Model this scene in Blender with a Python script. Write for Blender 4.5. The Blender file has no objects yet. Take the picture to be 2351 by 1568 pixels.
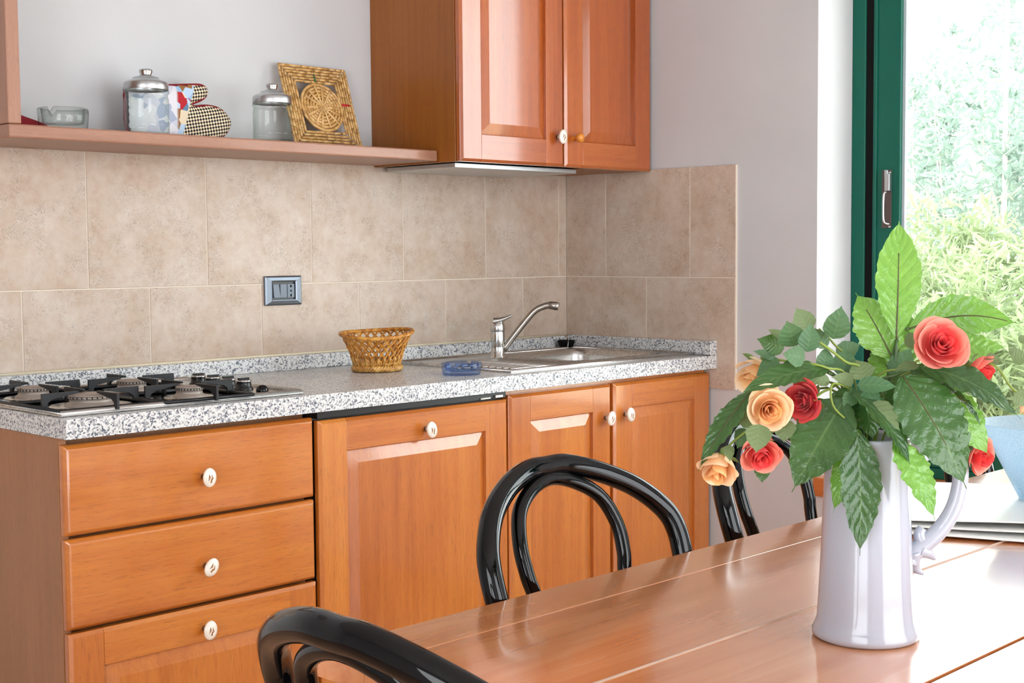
import bpy, math, random
from mathutils import Vector, Matrix

S = bpy.context.scene
COL = S.collection
W, H = 2351, 1568

# ------------------------------------------------------------------ camera
F = 3164.32
YAW, PITCH, ROLL = 0.7949, -0.0648, -0.0081
CAM = Vector((-3.3628, -3.0470, 1.1809))
FW = Vector((math.sin(YAW) * math.cos(PITCH), math.cos(YAW) * math.cos(PITCH), math.sin(PITCH)))
_r = Vector((math.cos(YAW), -math.sin(YAW), 0))
_u = _r.cross(FW)
RT = math.cos(ROLL) * _r + math.sin(ROLL) * _u
UP = -math.sin(ROLL) * _r + math.cos(ROLL) * _u
cd = bpy.data.cameras.new('camera')
cam = bpy.data.objects.new('camera', cd)
COL.objects.link(cam)
cd.sensor_fit = 'HORIZONTAL'
cd.sensor_width = 36
cd.lens = F * 36 / W
cd.clip_start = 0.05
cam.matrix_world = Matrix(((RT.x, UP.x, -FW.x, CAM.x), (RT.y, UP.y, -FW.y, CAM.y), (RT.z, UP.z, -FW.z, CAM.z), (0, 0, 0, 1)))
S.camera = cam

# ------------------------------------------------------------------ light
SKY, SUN, EXPO = 7.2, 4.5, -0.03
wd = bpy.data.worlds.new('sky')
S.world = wd
wd.use_nodes = True
bgn = wd.node_tree.nodes['Background']
bgn.inputs[0].default_value = (0.93, 0.97, 1.0, 1)
bgn.inputs[1].default_value = SKY
sl = bpy.data.lights.new('sun', 'SUN')
sl.energy = SUN
sl.angle = math.radians(2)
sl.color = (1, 0.96, 0.88)
so = bpy.data.objects.new('sun', sl)
so.rotation_euler = Vector((0.5, -0.28, -0.85)).to_track_quat('-Z', 'Y').to_euler()
COL.objects.link(so)


def portal(name, loc, direction, sx, sy):
    l = bpy.data.lights.new(name, 'AREA')
    l.shape = 'RECTANGLE'
    l.size, l.size_y = sx, sy
    l.cycles.is_portal = True
    o = bpy.data.objects.new(name, l)
    o.location = loc
    o.rotation_euler = Vector(direction).to_track_quat('-Z', 'Z').to_euler()
    COL.objects.link(o)


ROOM_X_ = -4.9
WIN_Y0, WIN_Y1, WIN_Z0, WIN_Z1 = -0.942, -2.95, 0.538, 2.30   # window opening in the right wall
FILL_X0, FILL_X1, FILL_Z1, ROOM_Y = -2.9, -0.3, 2.35, -4.7     # unseen opening added behind the camera to let in fill light
portal('window_portal', (0.30, (WIN_Y0 + WIN_Y1) / 2, (WIN_Z0 + WIN_Z1) / 2), (-1, 0, 0), WIN_Y0 - WIN_Y1, WIN_Z1 - WIN_Z0)
LEFT_Y0, LEFT_Y1 = -4.3, -2.3                                    # unseen opening added in the left wall for fill light
portal('left_fill_portal', (ROOM_X_ - 0.15, (LEFT_Y0 + LEFT_Y1) / 2, 1.1), (1, 0, 0), LEFT_Y1 - LEFT_Y0, 2.2)
portal('front_fill_portal', ((FILL_X0 + FILL_X1) / 2, ROOM_Y - 0.2, FILL_Z1 / 2), (0, 1, 0), FILL_X1 - FILL_X0, FILL_Z1)
vs = S.view_settings
vs.view_transform = 'Standard'
vs.look = 'None'
vs.exposure = EXPO
vs.gamma = 1
vs.use_curve_mapping = False
S.cycles.use_denoising = True
S.cycles.max_bounces = 7
S.cycles.transparent_max_bounces = 16
S.cycles.use_adaptive_sampling = True
S.cycles.adaptive_threshold = 0.1
S.cycles.adaptive_min_samples = 12
S.cycles.caustics_reflective = False
S.cycles.caustics_refractive = True
S.cycles.blur_glossy = 0.6
S.cycles.sample_clamp_indirect = 8

R = random.Random(7)
TAU = 2 * math.pi


def at(px, py, depth):
    """A pixel of the photograph at a given distance along the view axis -> a point in the room."""
    return CAM + depth * (FW + RT * ((px - W / 2) / F) + UP * ((H / 2 - py) / F))


def on(px, py, axis, val):
    d = FW + RT * ((px - W / 2) / F) + UP * ((H / 2 - py) / F)
    return CAM + d * ((val - CAM[axis]) / d[axis])


# ------------------------------------------------------------------ materials
def lin(c):
    return tuple(((x / 255) / 12.92 if x / 255 <= 0.04045 else ((x / 255 + 0.055) / 1.055) ** 2.4) for x in c) + (1,)


class NT:
    def __init__(s, name):
        s.m = bpy.data.materials.new(name)
        s.m.use_nodes = True
        s.t = s.m.node_tree
        s.b = s.t.nodes['Principled BSDF']
        s.out = s.t.nodes['Material Output']

    def n(s, typ, **kw):
        nd = s.t.nodes.new('ShaderNode' + typ)
        for k, v in kw.items():
            if k.startswith('i_'):
                nd.inputs[k[2:].replace('_', ' ')].default_value = v
            else:
                setattr(nd, k, v)
        return nd

    def l(s, a, b):
        s.t.links.new(a, b)

    def p(s, **kw):
        for k, v in kw.items():
            s.b.inputs[k.replace('_', ' ')].default_value = v
        return s

    def math(s, op, a, b=None, c=None):
        nd = s.n('Math', operation=op)
        for i, v in enumerate((a, b, c)):
            if v is None:
                continue
            if isinstance(v, (int, float)):
                nd.inputs[i].default_value = v
            else:
                s.l(v, nd.inputs[i])
        return nd.outputs[0]

    def mix(s, fac, a, b):
        nd = s.n('Mix', data_type='RGBA')
        for sock, v in ((nd.inputs[0], fac), (nd.inputs[6], a), (nd.inputs[7], b)):
            if hasattr(v, 'node'):
                s.l(v, sock)
            elif isinstance(v, (int, float)):
                sock.default_value = v
            else:
                sock.default_value = v
        return nd.outputs[2]

    def ramp(s, fac, stops):
        nd = s.n('ValToRGB')
        e = nd.color_ramp.elements
        while len(e) < len(stops):
            e.new(0.5)
        for k, (pos, c) in enumerate(stops):
            e[k].position = pos
            e[k].color = c if len(c) == 4 else lin(c)
        s.l(fac, nd.inputs[0])
        return nd.outputs[0]

    def coords(s, scale=(1, 1, 1), rand=0.0, kind='Object'):
        tc = s.n('TexCoord')
        mp = s.n('Mapping')
        mp.inputs['Scale'].default_value = scale
        src = tc.outputs[kind]
        if rand:
            oi = s.n('ObjectInfo')
            va = s.n('VectorMath', operation='ADD')
            cm = s.n('CombineXYZ')
            r1 = s.math('MULTIPLY', oi.outputs['Random'], rand)
            r2 = s.math('MULTIPLY', oi.outputs['Random'], rand * 1.7)
            s.l(r1, cm.inputs[0]); s.l(r2, cm.inputs[1]); s.l(r1, cm.inputs[2])
            s.l(src, va.inputs[0]); s.l(cm.outputs[0], va.inputs[1])
            src = va.outputs[0]
        s.l(src, mp.inputs['Vector'])
        return mp.outputs[0]

    def noise(s, vec, scale, detail=3, rough=0.55, dist=0.0):
        nd = s.n('TexNoise')
        nd.inputs['Scale'].default_value = scale
        nd.inputs['Detail'].default_value = detail
        nd.inputs['Roughness'].default_value = rough
        nd.inputs['Distortion'].default_value = dist
        s.l(vec, nd.inputs['Vector'])
        return nd.outputs['Fac']

    def bump(s, h, strength=0.2, dist=0.002):
        nd = s.n('Bump')
        nd.inputs['Strength'].default_value = strength
        nd.inputs['Distance'].default_value = dist
        s.l(h, nd.inputs['Height'])
        s.l(nd.outputs[0], s.b.inputs['Normal'])

    def base(s, c):
        s.l(c, s.b.inputs['Base Color'])


def plain(name, c, rough=0.5, metal=0.0, **kw):
    m = NT(name)
    m.p(Base_Color=lin(c), Roughness=rough, Metallic=metal, **kw)
    return m.m


def wood(name, dark, mid, light, axis, rough=0.34, coat=0.9, scale=1.0, rand=9.0, pore=0.42, stave=0.10, cior=1.6):
    m = NT(name)
    sc = [55 * scale] * 3
    sc[axis] = 2.2 * scale
    v = m.coords(tuple(sc), rand)
    sc2 = [620 * scale] * 3
    sc2[axis] = 30 * scale
    v2 = m.coords(tuple(sc2), rand)
    sc3 = [5.0] * 3
    sc3[axis] = 1.2
    v3 = m.coords(tuple(sc3), rand)
    a = m.noise(v, 1.0, 4, 0.6, 0.6)
    b = m.noise(v2, 1.0, 2, 0.6)
    c = m.noise(v3, 1.0, 2)
    f = m.math('ADD', m.math('MULTIPLY', a, 0.45), m.math('MULTIPLY', c, 0.55))
    if stave:
        sp = m.n('SeparateXYZ')
        m.l(m.coords((1, 1, 1), rand), sp.inputs[0])
        wn = m.n('TexWhiteNoise', noise_dimensions='1D')
        m.l(m.math('FLOOR', m.math('MULTIPLY', sp.outputs[0 if axis == 2 else 2], 11.0)), wn.inputs['W'])
        f = m.math('ADD', f, m.math('MULTIPLY', m.math('SUBTRACT', wn.outputs['Value'], 0.5), stave))
    col = m.ramp(f, [(0.30, dark), (0.5, mid), (0.70, light)])
    pf = m.ramp(b, [(0.34, (255, 255, 255)), (0.42, (0, 0, 0))])
    pf = m.math('MULTIPLY', pf, pore)
    col = m.mix(pf, col, lin(tuple(x * 0.7 for x in dark)))
    m.base(col)
    m.p(Roughness=rough, Coat_Weight=coat, Coat_Roughness=0.1, Coat_IOR=cior)
    m.bump(b, 0.04, 0.0006)
    return m.m


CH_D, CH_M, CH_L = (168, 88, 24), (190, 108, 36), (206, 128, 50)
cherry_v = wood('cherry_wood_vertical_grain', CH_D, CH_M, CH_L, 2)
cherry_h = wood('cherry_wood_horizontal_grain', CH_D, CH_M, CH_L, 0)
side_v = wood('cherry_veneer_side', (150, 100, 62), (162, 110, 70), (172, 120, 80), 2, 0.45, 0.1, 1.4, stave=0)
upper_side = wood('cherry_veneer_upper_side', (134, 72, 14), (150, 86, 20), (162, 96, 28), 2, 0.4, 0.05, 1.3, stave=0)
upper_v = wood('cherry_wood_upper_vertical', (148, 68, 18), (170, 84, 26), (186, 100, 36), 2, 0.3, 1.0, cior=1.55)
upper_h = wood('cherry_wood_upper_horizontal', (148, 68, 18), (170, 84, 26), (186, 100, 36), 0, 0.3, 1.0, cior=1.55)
shelf_w = wood('rosy_shelf_wood', (148, 102, 80), (162, 116, 93), (170, 125, 102), 0, 0.42, 0.15, 1.6, stave=0)
shelf_v = wood('rosy_shelf_wood_upright', (148, 102, 80), (162, 116, 93), (170, 125, 102), 2, 0.42, 0.15, 1.6, stave=0)


def table_mat():
    m = NT('worn_varnished_table_wood')
    v = m.coords((1.2, 26, 26), 5)
    v2 = m.coords((9, 160, 160), 5)
    v3 = m.coords((2.2, 6, 6), 5)
    a = m.noise(v, 1, 4, 0.6, 0.8)
    b = m.noise(v2, 1, 2)
    c = m.noise(v3, 1, 3)
    f = m.math('ADD', m.math('MULTIPLY', a, 0.55), m.math('MULTIPLY', c, 0.45))
    col = m.ramp(f, [(0.34, (190, 108, 56)), (0.5, (210, 132, 76)), (0.66, (222, 150, 98))])
    # scuffs: short pale scratches of the worn varnish
    v4 = m.coords((7, 60, 60), 3)
    sc = m.ramp(m.noise(v4, 1, 5, 0.7), [(0.64, (0, 0, 0)), (0.74, (255, 255, 255))])
    col = m.mix(m.math('MULTIPLY', sc, 0.35), col, lin((232, 196, 172)))
    m.base(col)
    rr = m.ramp(c, [(0.3, (66, 66, 66, 255)[:3]), (0.7, (100, 100, 100))])
    m.l(rr, m.b.inputs['Roughness'])
    m.p(Coat_Weight=1.0, Coat_Roughness=0.19, Coat_IOR=2.1, Specular_IOR_Level=0.7)
    m.bump(b, 0.08, 0.0008)
    return m.m


table_w = table_mat()


def tile_mat(name, d, mi, l):
    m = NT(name)
    v = m.coords((1, 1, 1), 6)
    a = m.noise(v, 9, 4, 0.6, 0.3)
    b = m.noise(v, 40, 4, 0.65)
    f = m.math('ADD', m.math('MULTIPLY', a, 0.55), m.math('MULTIPLY', b, 0.45))
    col = m.ramp(f, [(0.32, d), (0.5, mi), (0.66, l)])
    # fine worm-track pits of the stone print
    w = m.noise(v, 85, 3, 0.6, 1.4)
    w1 = m.math('ABSOLUTE', m.math('SUBTRACT', w, 0.5))
    pit = m.ramp(w1, [(0.0, (255, 255, 255)), (0.028, (0, 0, 0))])
    gate = m.ramp(m.noise(v, 14, 3, 0.6), [(0.46, (0, 0, 0)), (0.58, (255, 255, 255))])
    pit = m.math('MULTIPLY', m.math('MULTIPLY', pit, gate), 0.6)
    col = m.mix(pit, col, lin(tuple(x * 0.55 for x in d)))
    m.base(col)
    m.p(Roughness=0.36, Specular_IOR_Level=0.45)
    m.bump(m.math('SUBTRACT', b, pit), 0.12, 0.0015)
    return m.m


tile_m = tile_mat('beige_stone_print_tile', (182, 156, 134), (196, 177, 160), (205, 191, 178))
grout_m = plain('pale_grout', (222, 210, 194), 0.9)


def wall_mat():
    m = NT('white_plaster')
    v = m.coords()
    a = m.noise(v, 2.5, 3)
    m.base(m.ramp(a, [(0.3, (196, 197, 199)), (0.7, (203, 204, 206))]))
    m.p(Roughness=0.85)
    m.bump(m.noise(v, 60, 4), 0.06, 0.002)
    return m.m


wall_m = wall_mat()


def granite_mat():
    m = NT('grey_white_granite_laminate')
    v = m.coords()
    nz = m.n('TexNoise'); nz.inputs['Scale'].default_value = 90
    m.l(v, nz.inputs['Vector'])
    mv = m.n('VectorMath', operation='MULTIPLY_ADD')
    m.l(nz.outputs['Color'], mv.inputs[0]); mv.inputs[1].default_value = (0.008,) * 3; m.l(v, mv.inputs[2])
    vo = m.n('TexVoronoi'); vo.inputs['Scale'].default_value = 290
    m.l(mv.outputs[0], vo.inputs['Vector'])
    sx = m.n('SeparateColor'); m.l(vo.outputs['Color'], sx.inputs[0])
    col = m.ramp(sx.outputs[0], [(0.0, (90, 96, 108)), (0.12, (96, 102, 114)), (0.16, (150, 152, 156)), (0.34, (172, 173, 176)), (0.42, (216, 216, 214)), (1.0, (230, 230, 228))])
    fl = m.noise(v, 420, 2)
    col = m.mix(m.math('MULTIPLY', m.ramp(fl, [(0.56, (0, 0, 0)), (0.62, (255, 255, 255))]), 0.35), col, lin((110, 112, 118)))
    m.base(col)
    m.p(Roughness=0.3, Specular_IOR_Level=0.5)
    return m.m


granite = granite_mat()


def brushed(name, c, rough, scl):
    m = NT(name)
    v = m.coords(scl)
    a = m.noise(v, 1, 3)
    m.p(Base_Color=lin(c), Metallic=1.0)
    m.l(m.math('ADD', m.math('MULTIPLY', a, 0.15), rough), m.b.inputs['Roughness'])
    return m.m


steel = brushed('brushed_stainless_steel', (205, 203, 200), 0.2, (6, 260, 260))
alu = brushed('brushed_aluminium', (196, 198, 200), 0.26, (300, 300, 8))
chrome = plain('satin_chrome', (204, 204, 202), 0.16, 1.0)
nickel = plain('satin_nickel', (176, 170, 162), 0.28, 1.0)
black_gloss = plain('black_lacquer', (4, 4, 5), 0.045, 0, Specular_IOR_Level=0.36)
black_iron = plain('black_enamelled_iron', (22, 23, 26), 0.42)
black_plastic = plain('black_plastic', (14, 14, 15), 0.3)
dark_void = plain('dark_gap', (16, 12, 10), 0.8)
burner_m = plain('grey_burner_alloy', (168, 156, 146), 0.5, 0.5)
ceramic = plain('ivory_ceramic', (238, 232, 220), 0.15, 0, Coat_Weight=0.5)
motif_m = plain('brown_transfer_print', (146, 98, 54), 0.4)
jug_m = plain('white_glazed_ceramic', (168, 171, 183), 0.14, 0, Coat_Weight=0.3, Coat_Roughness=0.04)
green_p = plain('dark_green_paint', (0, 90, 72), 0.4, 0, Specular_IOR_Level=0.35)
rubber = plain('black_rubber_and_gap', (3, 3, 3), 0.7, 0, Specular_IOR_Level=0.2)  # rubber, and also the painted darkness of the window gap
seal_m = plain('pale_window_seal', (176, 190, 196), 0.5)
sill_m = wood('wooden_sill', (176, 96, 46), (192, 112, 58), (206, 126, 70), 1, 0.4, 0.1)
red_cloth = plain('dark_red_cloth', (132, 8, 24), 0.85)
white_card = plain('white_paper', (240, 240, 238), 0.6)


def paper_mat():
    m = NT('printed_white_paper')
    v = m.coords((1, 1, 1), 0, 'UV')
    a = m.noise(m.coords((60, 9, 1), 0, 'UV'), 1, 2)
    blk = m.noise(m.coords((3, 5, 1), 0, 'UV'), 1, 2)
    k = m.math('MULTIPLY', m.ramp(a, [(0.55, (0, 0, 0)), (0.6, (255, 255, 255))]), m.ramp(blk, [(0.5, (0, 0, 0)), (0.55, (255, 255, 255))]))
    m.base(m.mix(m.math('MULTIPLY', k, 0.25), lin((240, 239, 236)), lin((150, 170, 170))))
    m.p(Roughness=0.35)
    return m.m


paper_m = paper_mat()


def glass_mat(name, c, rough=0.0, ior=1.48):
    m = NT(name)
    m.p(Base_Color=lin(c), Roughness=rough, IOR=ior, Transmission_Weight=1.0)
    return m.m




def thin_glass(name, tint, edge):
    """Thin-walled glass: clear through, a Fresnel reflection and a tinted rim where the wall is seen edge-on."""
    m = NT(name)
    lw = m.n('LayerWeight'); lw.inputs[0].default_value = 0.25
    tr = m.n('BsdfTransparent')
    m.l(m.mix(lw.outputs['Facing'], lin(tint), lin(edge)), tr.inputs[0])
    gl = m.n('BsdfGlossy'); gl.inputs['Roughness'].default_value = 0.03
    fr = m.n('LayerWeight'); fr.inputs[0].default_value = 0.5
    fac = m.math('ADD', m.math('MULTIPLY', m.math('POWER', fr.outputs['Facing'], 4.0), 0.6), 0.035)
    mx = m.n('MixShader')
    m.l(fac, mx.inputs[0]); m.l(tr.outputs[0], mx.inputs[1]); m.l(gl.outputs[0], mx.inputs[2])
    m.l(mx.outputs[0], m.out.inputs[0])
    return m.m


jar_glass = thin_glass('clear_jar_glass', (252, 254, 253), (206, 222, 216))
clear_glass = thin_glass('clear_pressed_glass', (250, 252, 251), (196, 206, 204))
blue_glass = thin_glass('blue_pressed_glass', (224, 236, 253), (160, 196, 246))


def pane_mat():
    m = NT('window_glass')
    tr = m.n('BsdfTransparent'); tr.inputs[0].default_value = (0.97, 0.99, 0.98, 1)
    gl = m.n('BsdfGlossy'); gl.inputs['Roughness'].default_value = 0.02
    fr = m.n('LayerWeight'); fr.inputs[0].default_value = 0.5
    fac = m.math('ADD', m.math('MULTIPLY', m.math('POWER', fr.outputs['Facing'], 5.0), 0.5), 0.02)
    mx = m.n('MixShader')
    m.l(fac, mx.inputs[0]); m.l(tr.outputs[0], mx.inputs[1]); m.l(gl.outputs[0], mx.inputs[2])
    m.l(mx.outputs[0], m.out.inputs[0])
    return m.m


pane_m = pane_mat()


def frosted_blue():
    m = NT('pale_blue_crackled_glass')
    v = m.coords((1, 1, 0.5))
    vo = m.n('TexVoronoi', feature='DISTANCE_TO_EDGE'); vo.inputs['Scale'].default_value = 420
    m.l(v, vo.inputs['Vector'])
    e = m.ramp(vo.outputs['Distance'], [(0.0, (196, 224, 242)), (0.2, (234, 245, 251))])
    tr = m.n('BsdfTransparent'); m.l(e, tr.inputs[0])
    tl = m.n('BsdfTranslucent'); m.l(e, tl.inputs[0])
    m.base(e)
    m.p(Roughness=0.2)
    m.bump(vo.outputs['Distance'], 0.3, 0.002)
    m1 = m.n('MixShader'); m1.inputs[0].default_value = 0.5
    m.l(tr.outputs[0], m1.inputs[1]); m.l(tl.outputs[0], m1.inputs[2])
    m2 = m.n('MixShader'); m2.inputs[0].default_value = 0.3
    m.l(m1.outputs[0], m2.inputs[1]); m.l(m.b.outputs[0], m2.inputs[2])
    m.l(m2.outputs[0], m.out.inputs[0])
    return m.m


blue_frost = frosted_blue()


def leafy(name, top, top2, under, under2, rough=0.28, trans=0.35, veins=9.0, bumpk=0.5):
    m = NT(name)
    tc = m.n('TexCoord')
    sp = m.n('SeparateXYZ'); m.l(tc.outputs['UV'], sp.inputs[0])
    side = m.math('ABSOLUTE', m.math('SUBTRACT', sp.outputs[0], 0.5))
    ph = m.math('SUBTRACT', sp.outputs[1], m.math('MULTIPLY', side, 0.42))
    wv = m.math('SINE', m.math('MULTIPLY', ph, veins * TAU))
    line = m.ramp(wv, [(0.90, (0, 0, 0)), (1.0, (255, 255, 255))])
    oi = m.n('ObjectInfo')
    nz = m.noise(m.coords((1, 1, 1), 3), 28, 3)
    mixf = m.math('ADD', m.math('MULTIPLY', nz, 0.9), m.math('MULTIPLY', oi.outputs['Random'], 0.35))
    mixf = m.math('SUBTRACT', mixf, 0.15)
    ct = m.mix(mixf, lin(top), lin(top2))
    cu = m.mix(mixf, lin(under), lin(under2))
    ct = m.mix(m.math('MULTIPLY', line, 0.12), ct, lin(tuple(min(255, x * 1.35 + 20) for x in top2)))
    cu = m.mix(m.math('MULTIPLY', line, 0.3), cu, lin(tuple(x * 0.7 for x in under)))
    rib = m.ramp(side, [(0.0, (255, 255, 255)), (0.03, (0, 0, 0))])
    ct = m.mix(m.math('MULTIPLY', rib, 0.4), ct, lin((120, 150, 90)))
    ge = m.n('NewGeometry')
    c = m.mix(ge.outputs['Backfacing'], ct, cu)
    m.base(c)
    m.p(Roughness=rough, Specular_IOR_Level=0.5)
    h = m.math('ADD', m.math('MULTIPLY', wv, 0.3), m.math('MULTIPLY', m.noise(m.coords(), 110, 3, 0.6, 0.8), 1.6))
    m.bump(h, bumpk, 0.0016)
    tl = m.n('BsdfTranslucent')
    m.l(cu, tl.inputs[0])
    mx = m.n('MixShader'); mx.inputs[0].default_value = trans
    m.l(m.b.outputs[0], mx.inputs[1]); m.l(tl.outputs[0], mx.inputs[2])
    m.l(mx.outputs[0], m.out.inputs[0])
    return m.m


big_leaf = leafy('glossy_artificial_leaf', (32, 64, 36), (72, 110, 56), (98, 150, 58), (136, 184, 82), 0.17, 0.22)
rose_leaf = leafy('matt_rose_leaf', (50, 92, 58), (86, 122, 76), (100, 130, 76), (120, 146, 92), 0.5, 0.2, 6, 0.25)
olive_leaf = leafy('olive_rose_leaf', (88, 110, 66), (116, 134, 88), (108, 128, 80), (128, 144, 100), 0.55, 0.22, 6, 0.25)
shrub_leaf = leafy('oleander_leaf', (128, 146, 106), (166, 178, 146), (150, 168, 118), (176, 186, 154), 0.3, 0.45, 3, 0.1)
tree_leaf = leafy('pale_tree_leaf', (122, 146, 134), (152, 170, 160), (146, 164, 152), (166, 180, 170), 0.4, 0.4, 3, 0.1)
stem_m = plain('green_plastic_stem', (118, 138, 52), 0.45)
stem_d = plain('dark_green_stem', (62, 88, 40), 0.4)
rib_m = plain('brown_leaf_midrib', (74, 70, 34), 0.5)


def petal(name, inner, outer):
    m = NT(name)
    tc = m.n('TexCoord')
    sp = m.n('SeparateXYZ'); m.l(tc.outputs['UV'], sp.inputs[0])
    nz = m.noise(m.coords((1, 1, 1), 2), 60, 2)
    f = m.math('ADD', sp.outputs[1], m.math('MULTIPLY', m.math('SUBTRACT', nz, 0.5), 0.5))
    c = m.ramp(f, [(0.25, inner), (1.0, outer)])
    m.base(c)
    m.p(Roughness=0.7, Sheen_Weight=0.2)
    tl = m.n('BsdfTranslucent'); m.l(c, tl.inputs[0])
    mx = m.n('MixShader'); mx.inputs[0].default_value = 0.3
    m.l(m.b.outputs[0], mx.inputs[1]); m.l(tl.outputs[0], mx.inputs[2])
    m.l(mx.outputs[0], m.out.inputs[0])
    return m.m


coral_p = (petal('coral_inner_petal', (222, 22, 40), (240, 84, 82)), petal('coral_outer_petal', (232, 70, 66), (248, 160, 140)))
red_p = (petal('red_inner_petal', (190, 20, 42), (214, 50, 62)), petal('red_outer_petal', (196, 28, 44), (224, 80, 78)))
peach_p = (petal('peach_inner_petal', (236, 160, 78), (248, 200, 138)), petal('peach_outer_petal', (244, 190, 122), (252, 224, 186)))
cream_p = (petal('cream_inner_petal', (244, 184, 110), (250, 214, 160)), petal('cream_outer_petal', (246, 206, 146), (250, 234, 204)))


def cane(name, a, b, c):
    m = NT(name)
    v = m.coords()
    f = m.noise(v, 70, 3, 0.6)
    m.base(m.ramp(f, [(0.32, a), (0.5, b), (0.68, c)]))
    m.p(Roughness=0.35, Coat_Weight=0.3)
    return m.m


wicker = cane('varnished_wicker', (150, 88, 20), (196, 128, 38), (222, 166, 76))
wicker_l = cane('pale_varnished_wicker', (150, 96, 34), (200, 148, 70), (226, 184, 112))
straw = cane('golden_straw', (172, 124, 66), (208, 164, 100), (226, 188, 128))
straw_l = cane('pale_straw_band', (196, 148, 86), (222, 178, 114), (234, 198, 140))
straw_g = plain('green_dyed_straw', (48, 104, 58), 0.6)
straw_r = plain('red_dyed_straw', (190, 24, 34), 0.6)


def mitt_mat():
    """Printed cotton: checked lobes and a painted-looking patch of blue, red and brown; lives in the mitt's own UV."""
    m = NT('printed_mitt_cotton')
    tc = m.n('TexCoord')
    ck = m.n('TexChecker'); ck.inputs['Scale'].default_value = 52
    ck.inputs[1].default_value = lin((232, 214, 184)); ck.inputs[2].default_value = lin((24, 18, 14))
    mp = m.n('Mapping'); mp.inputs['Rotation'].default_value = (0, 0, 0.6)
    m.l(tc.outputs['UV'], mp.inputs[0]); m.l(mp.outputs[0], ck.inputs[0])
    vo = m.n('TexVoronoi'); vo.inputs['Scale'].default_value = 15
    m.l(tc.outputs['UV'], vo.inputs['Vector'])
    sx = m.n('SeparateColor'); m.l(vo.outputs['Color'], sx.inputs[0])
    pic = m.ramp(sx.outputs[0], [(0.0, (150, 186, 220)), (0.3, (184, 206, 230)), (0.5, (150, 104, 60)), (0.62, (226, 208, 180)), (0.82, (180, 30, 44)), (0.9, (90, 130, 160))])
    pic.node.color_ramp.interpolation = 'CONSTANT'
    pale = m.ramp(sx.outputs[1], [(0.0, (222, 220, 226)), (0.6, (206, 206, 220)), (0.85, (170, 178, 200))])
    pale.node.color_ramp.interpolation = 'CONSTANT'
    sq = m.n('SeparateXYZ'); m.l(tc.outputs['UV'], sq.inputs[0])
    pic = m.mix(m.ramp(sq.outputs[0], [(0.44, (0, 0, 0)), (0.46, (255, 255, 255))]), pale, pic)
    sp = m.n('SeparateXYZ'); m.l(tc.outputs['UV'], sp.inputs[0])
    g = m.ramp(m.math('ADD', sp.outputs[0], m.math('MULTIPLY', m.math('SUBTRACT', 0.45, sp.outputs[1]), 0.30)), [(0.615, (0, 0, 0)), (0.625, (255, 255, 255))])
    m.base(m.mix(g, pic, ck.outputs[0]))
    m.p(Roughness=0.85)
    return m.m


mitt_m = mitt_mat()


def floor_mat():
    m = NT('terracotta_floor')
    v = m.coords()
    br = m.n('TexBrick'); br.offset = 0; br.inputs['Scale'].default_value = 1.0
    br.inputs['Brick Width'].default_value = 0.3; br.inputs['Row Height'].default_value = 0.3
    br.inputs['Mortar Size'].default_value = 0.004
    br.inputs['Color1'].default_value = lin((196, 150, 116)); br.inputs['Color2'].default_value = lin((184, 138, 106)); br.inputs['Mortar'].default_value = lin((150, 130, 110))
    m.l(v, br.inputs['Vector'])
    m.base(br.outputs[0])
    m.p(Roughness=0.4)
    return m.m


floor_m = floor_mat()
ground_m = plain('pale_garden_soil', (196, 188, 164), 0.9)
trunk_m = plain('pale_bark', (206, 190, 176), 0.85)


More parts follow.
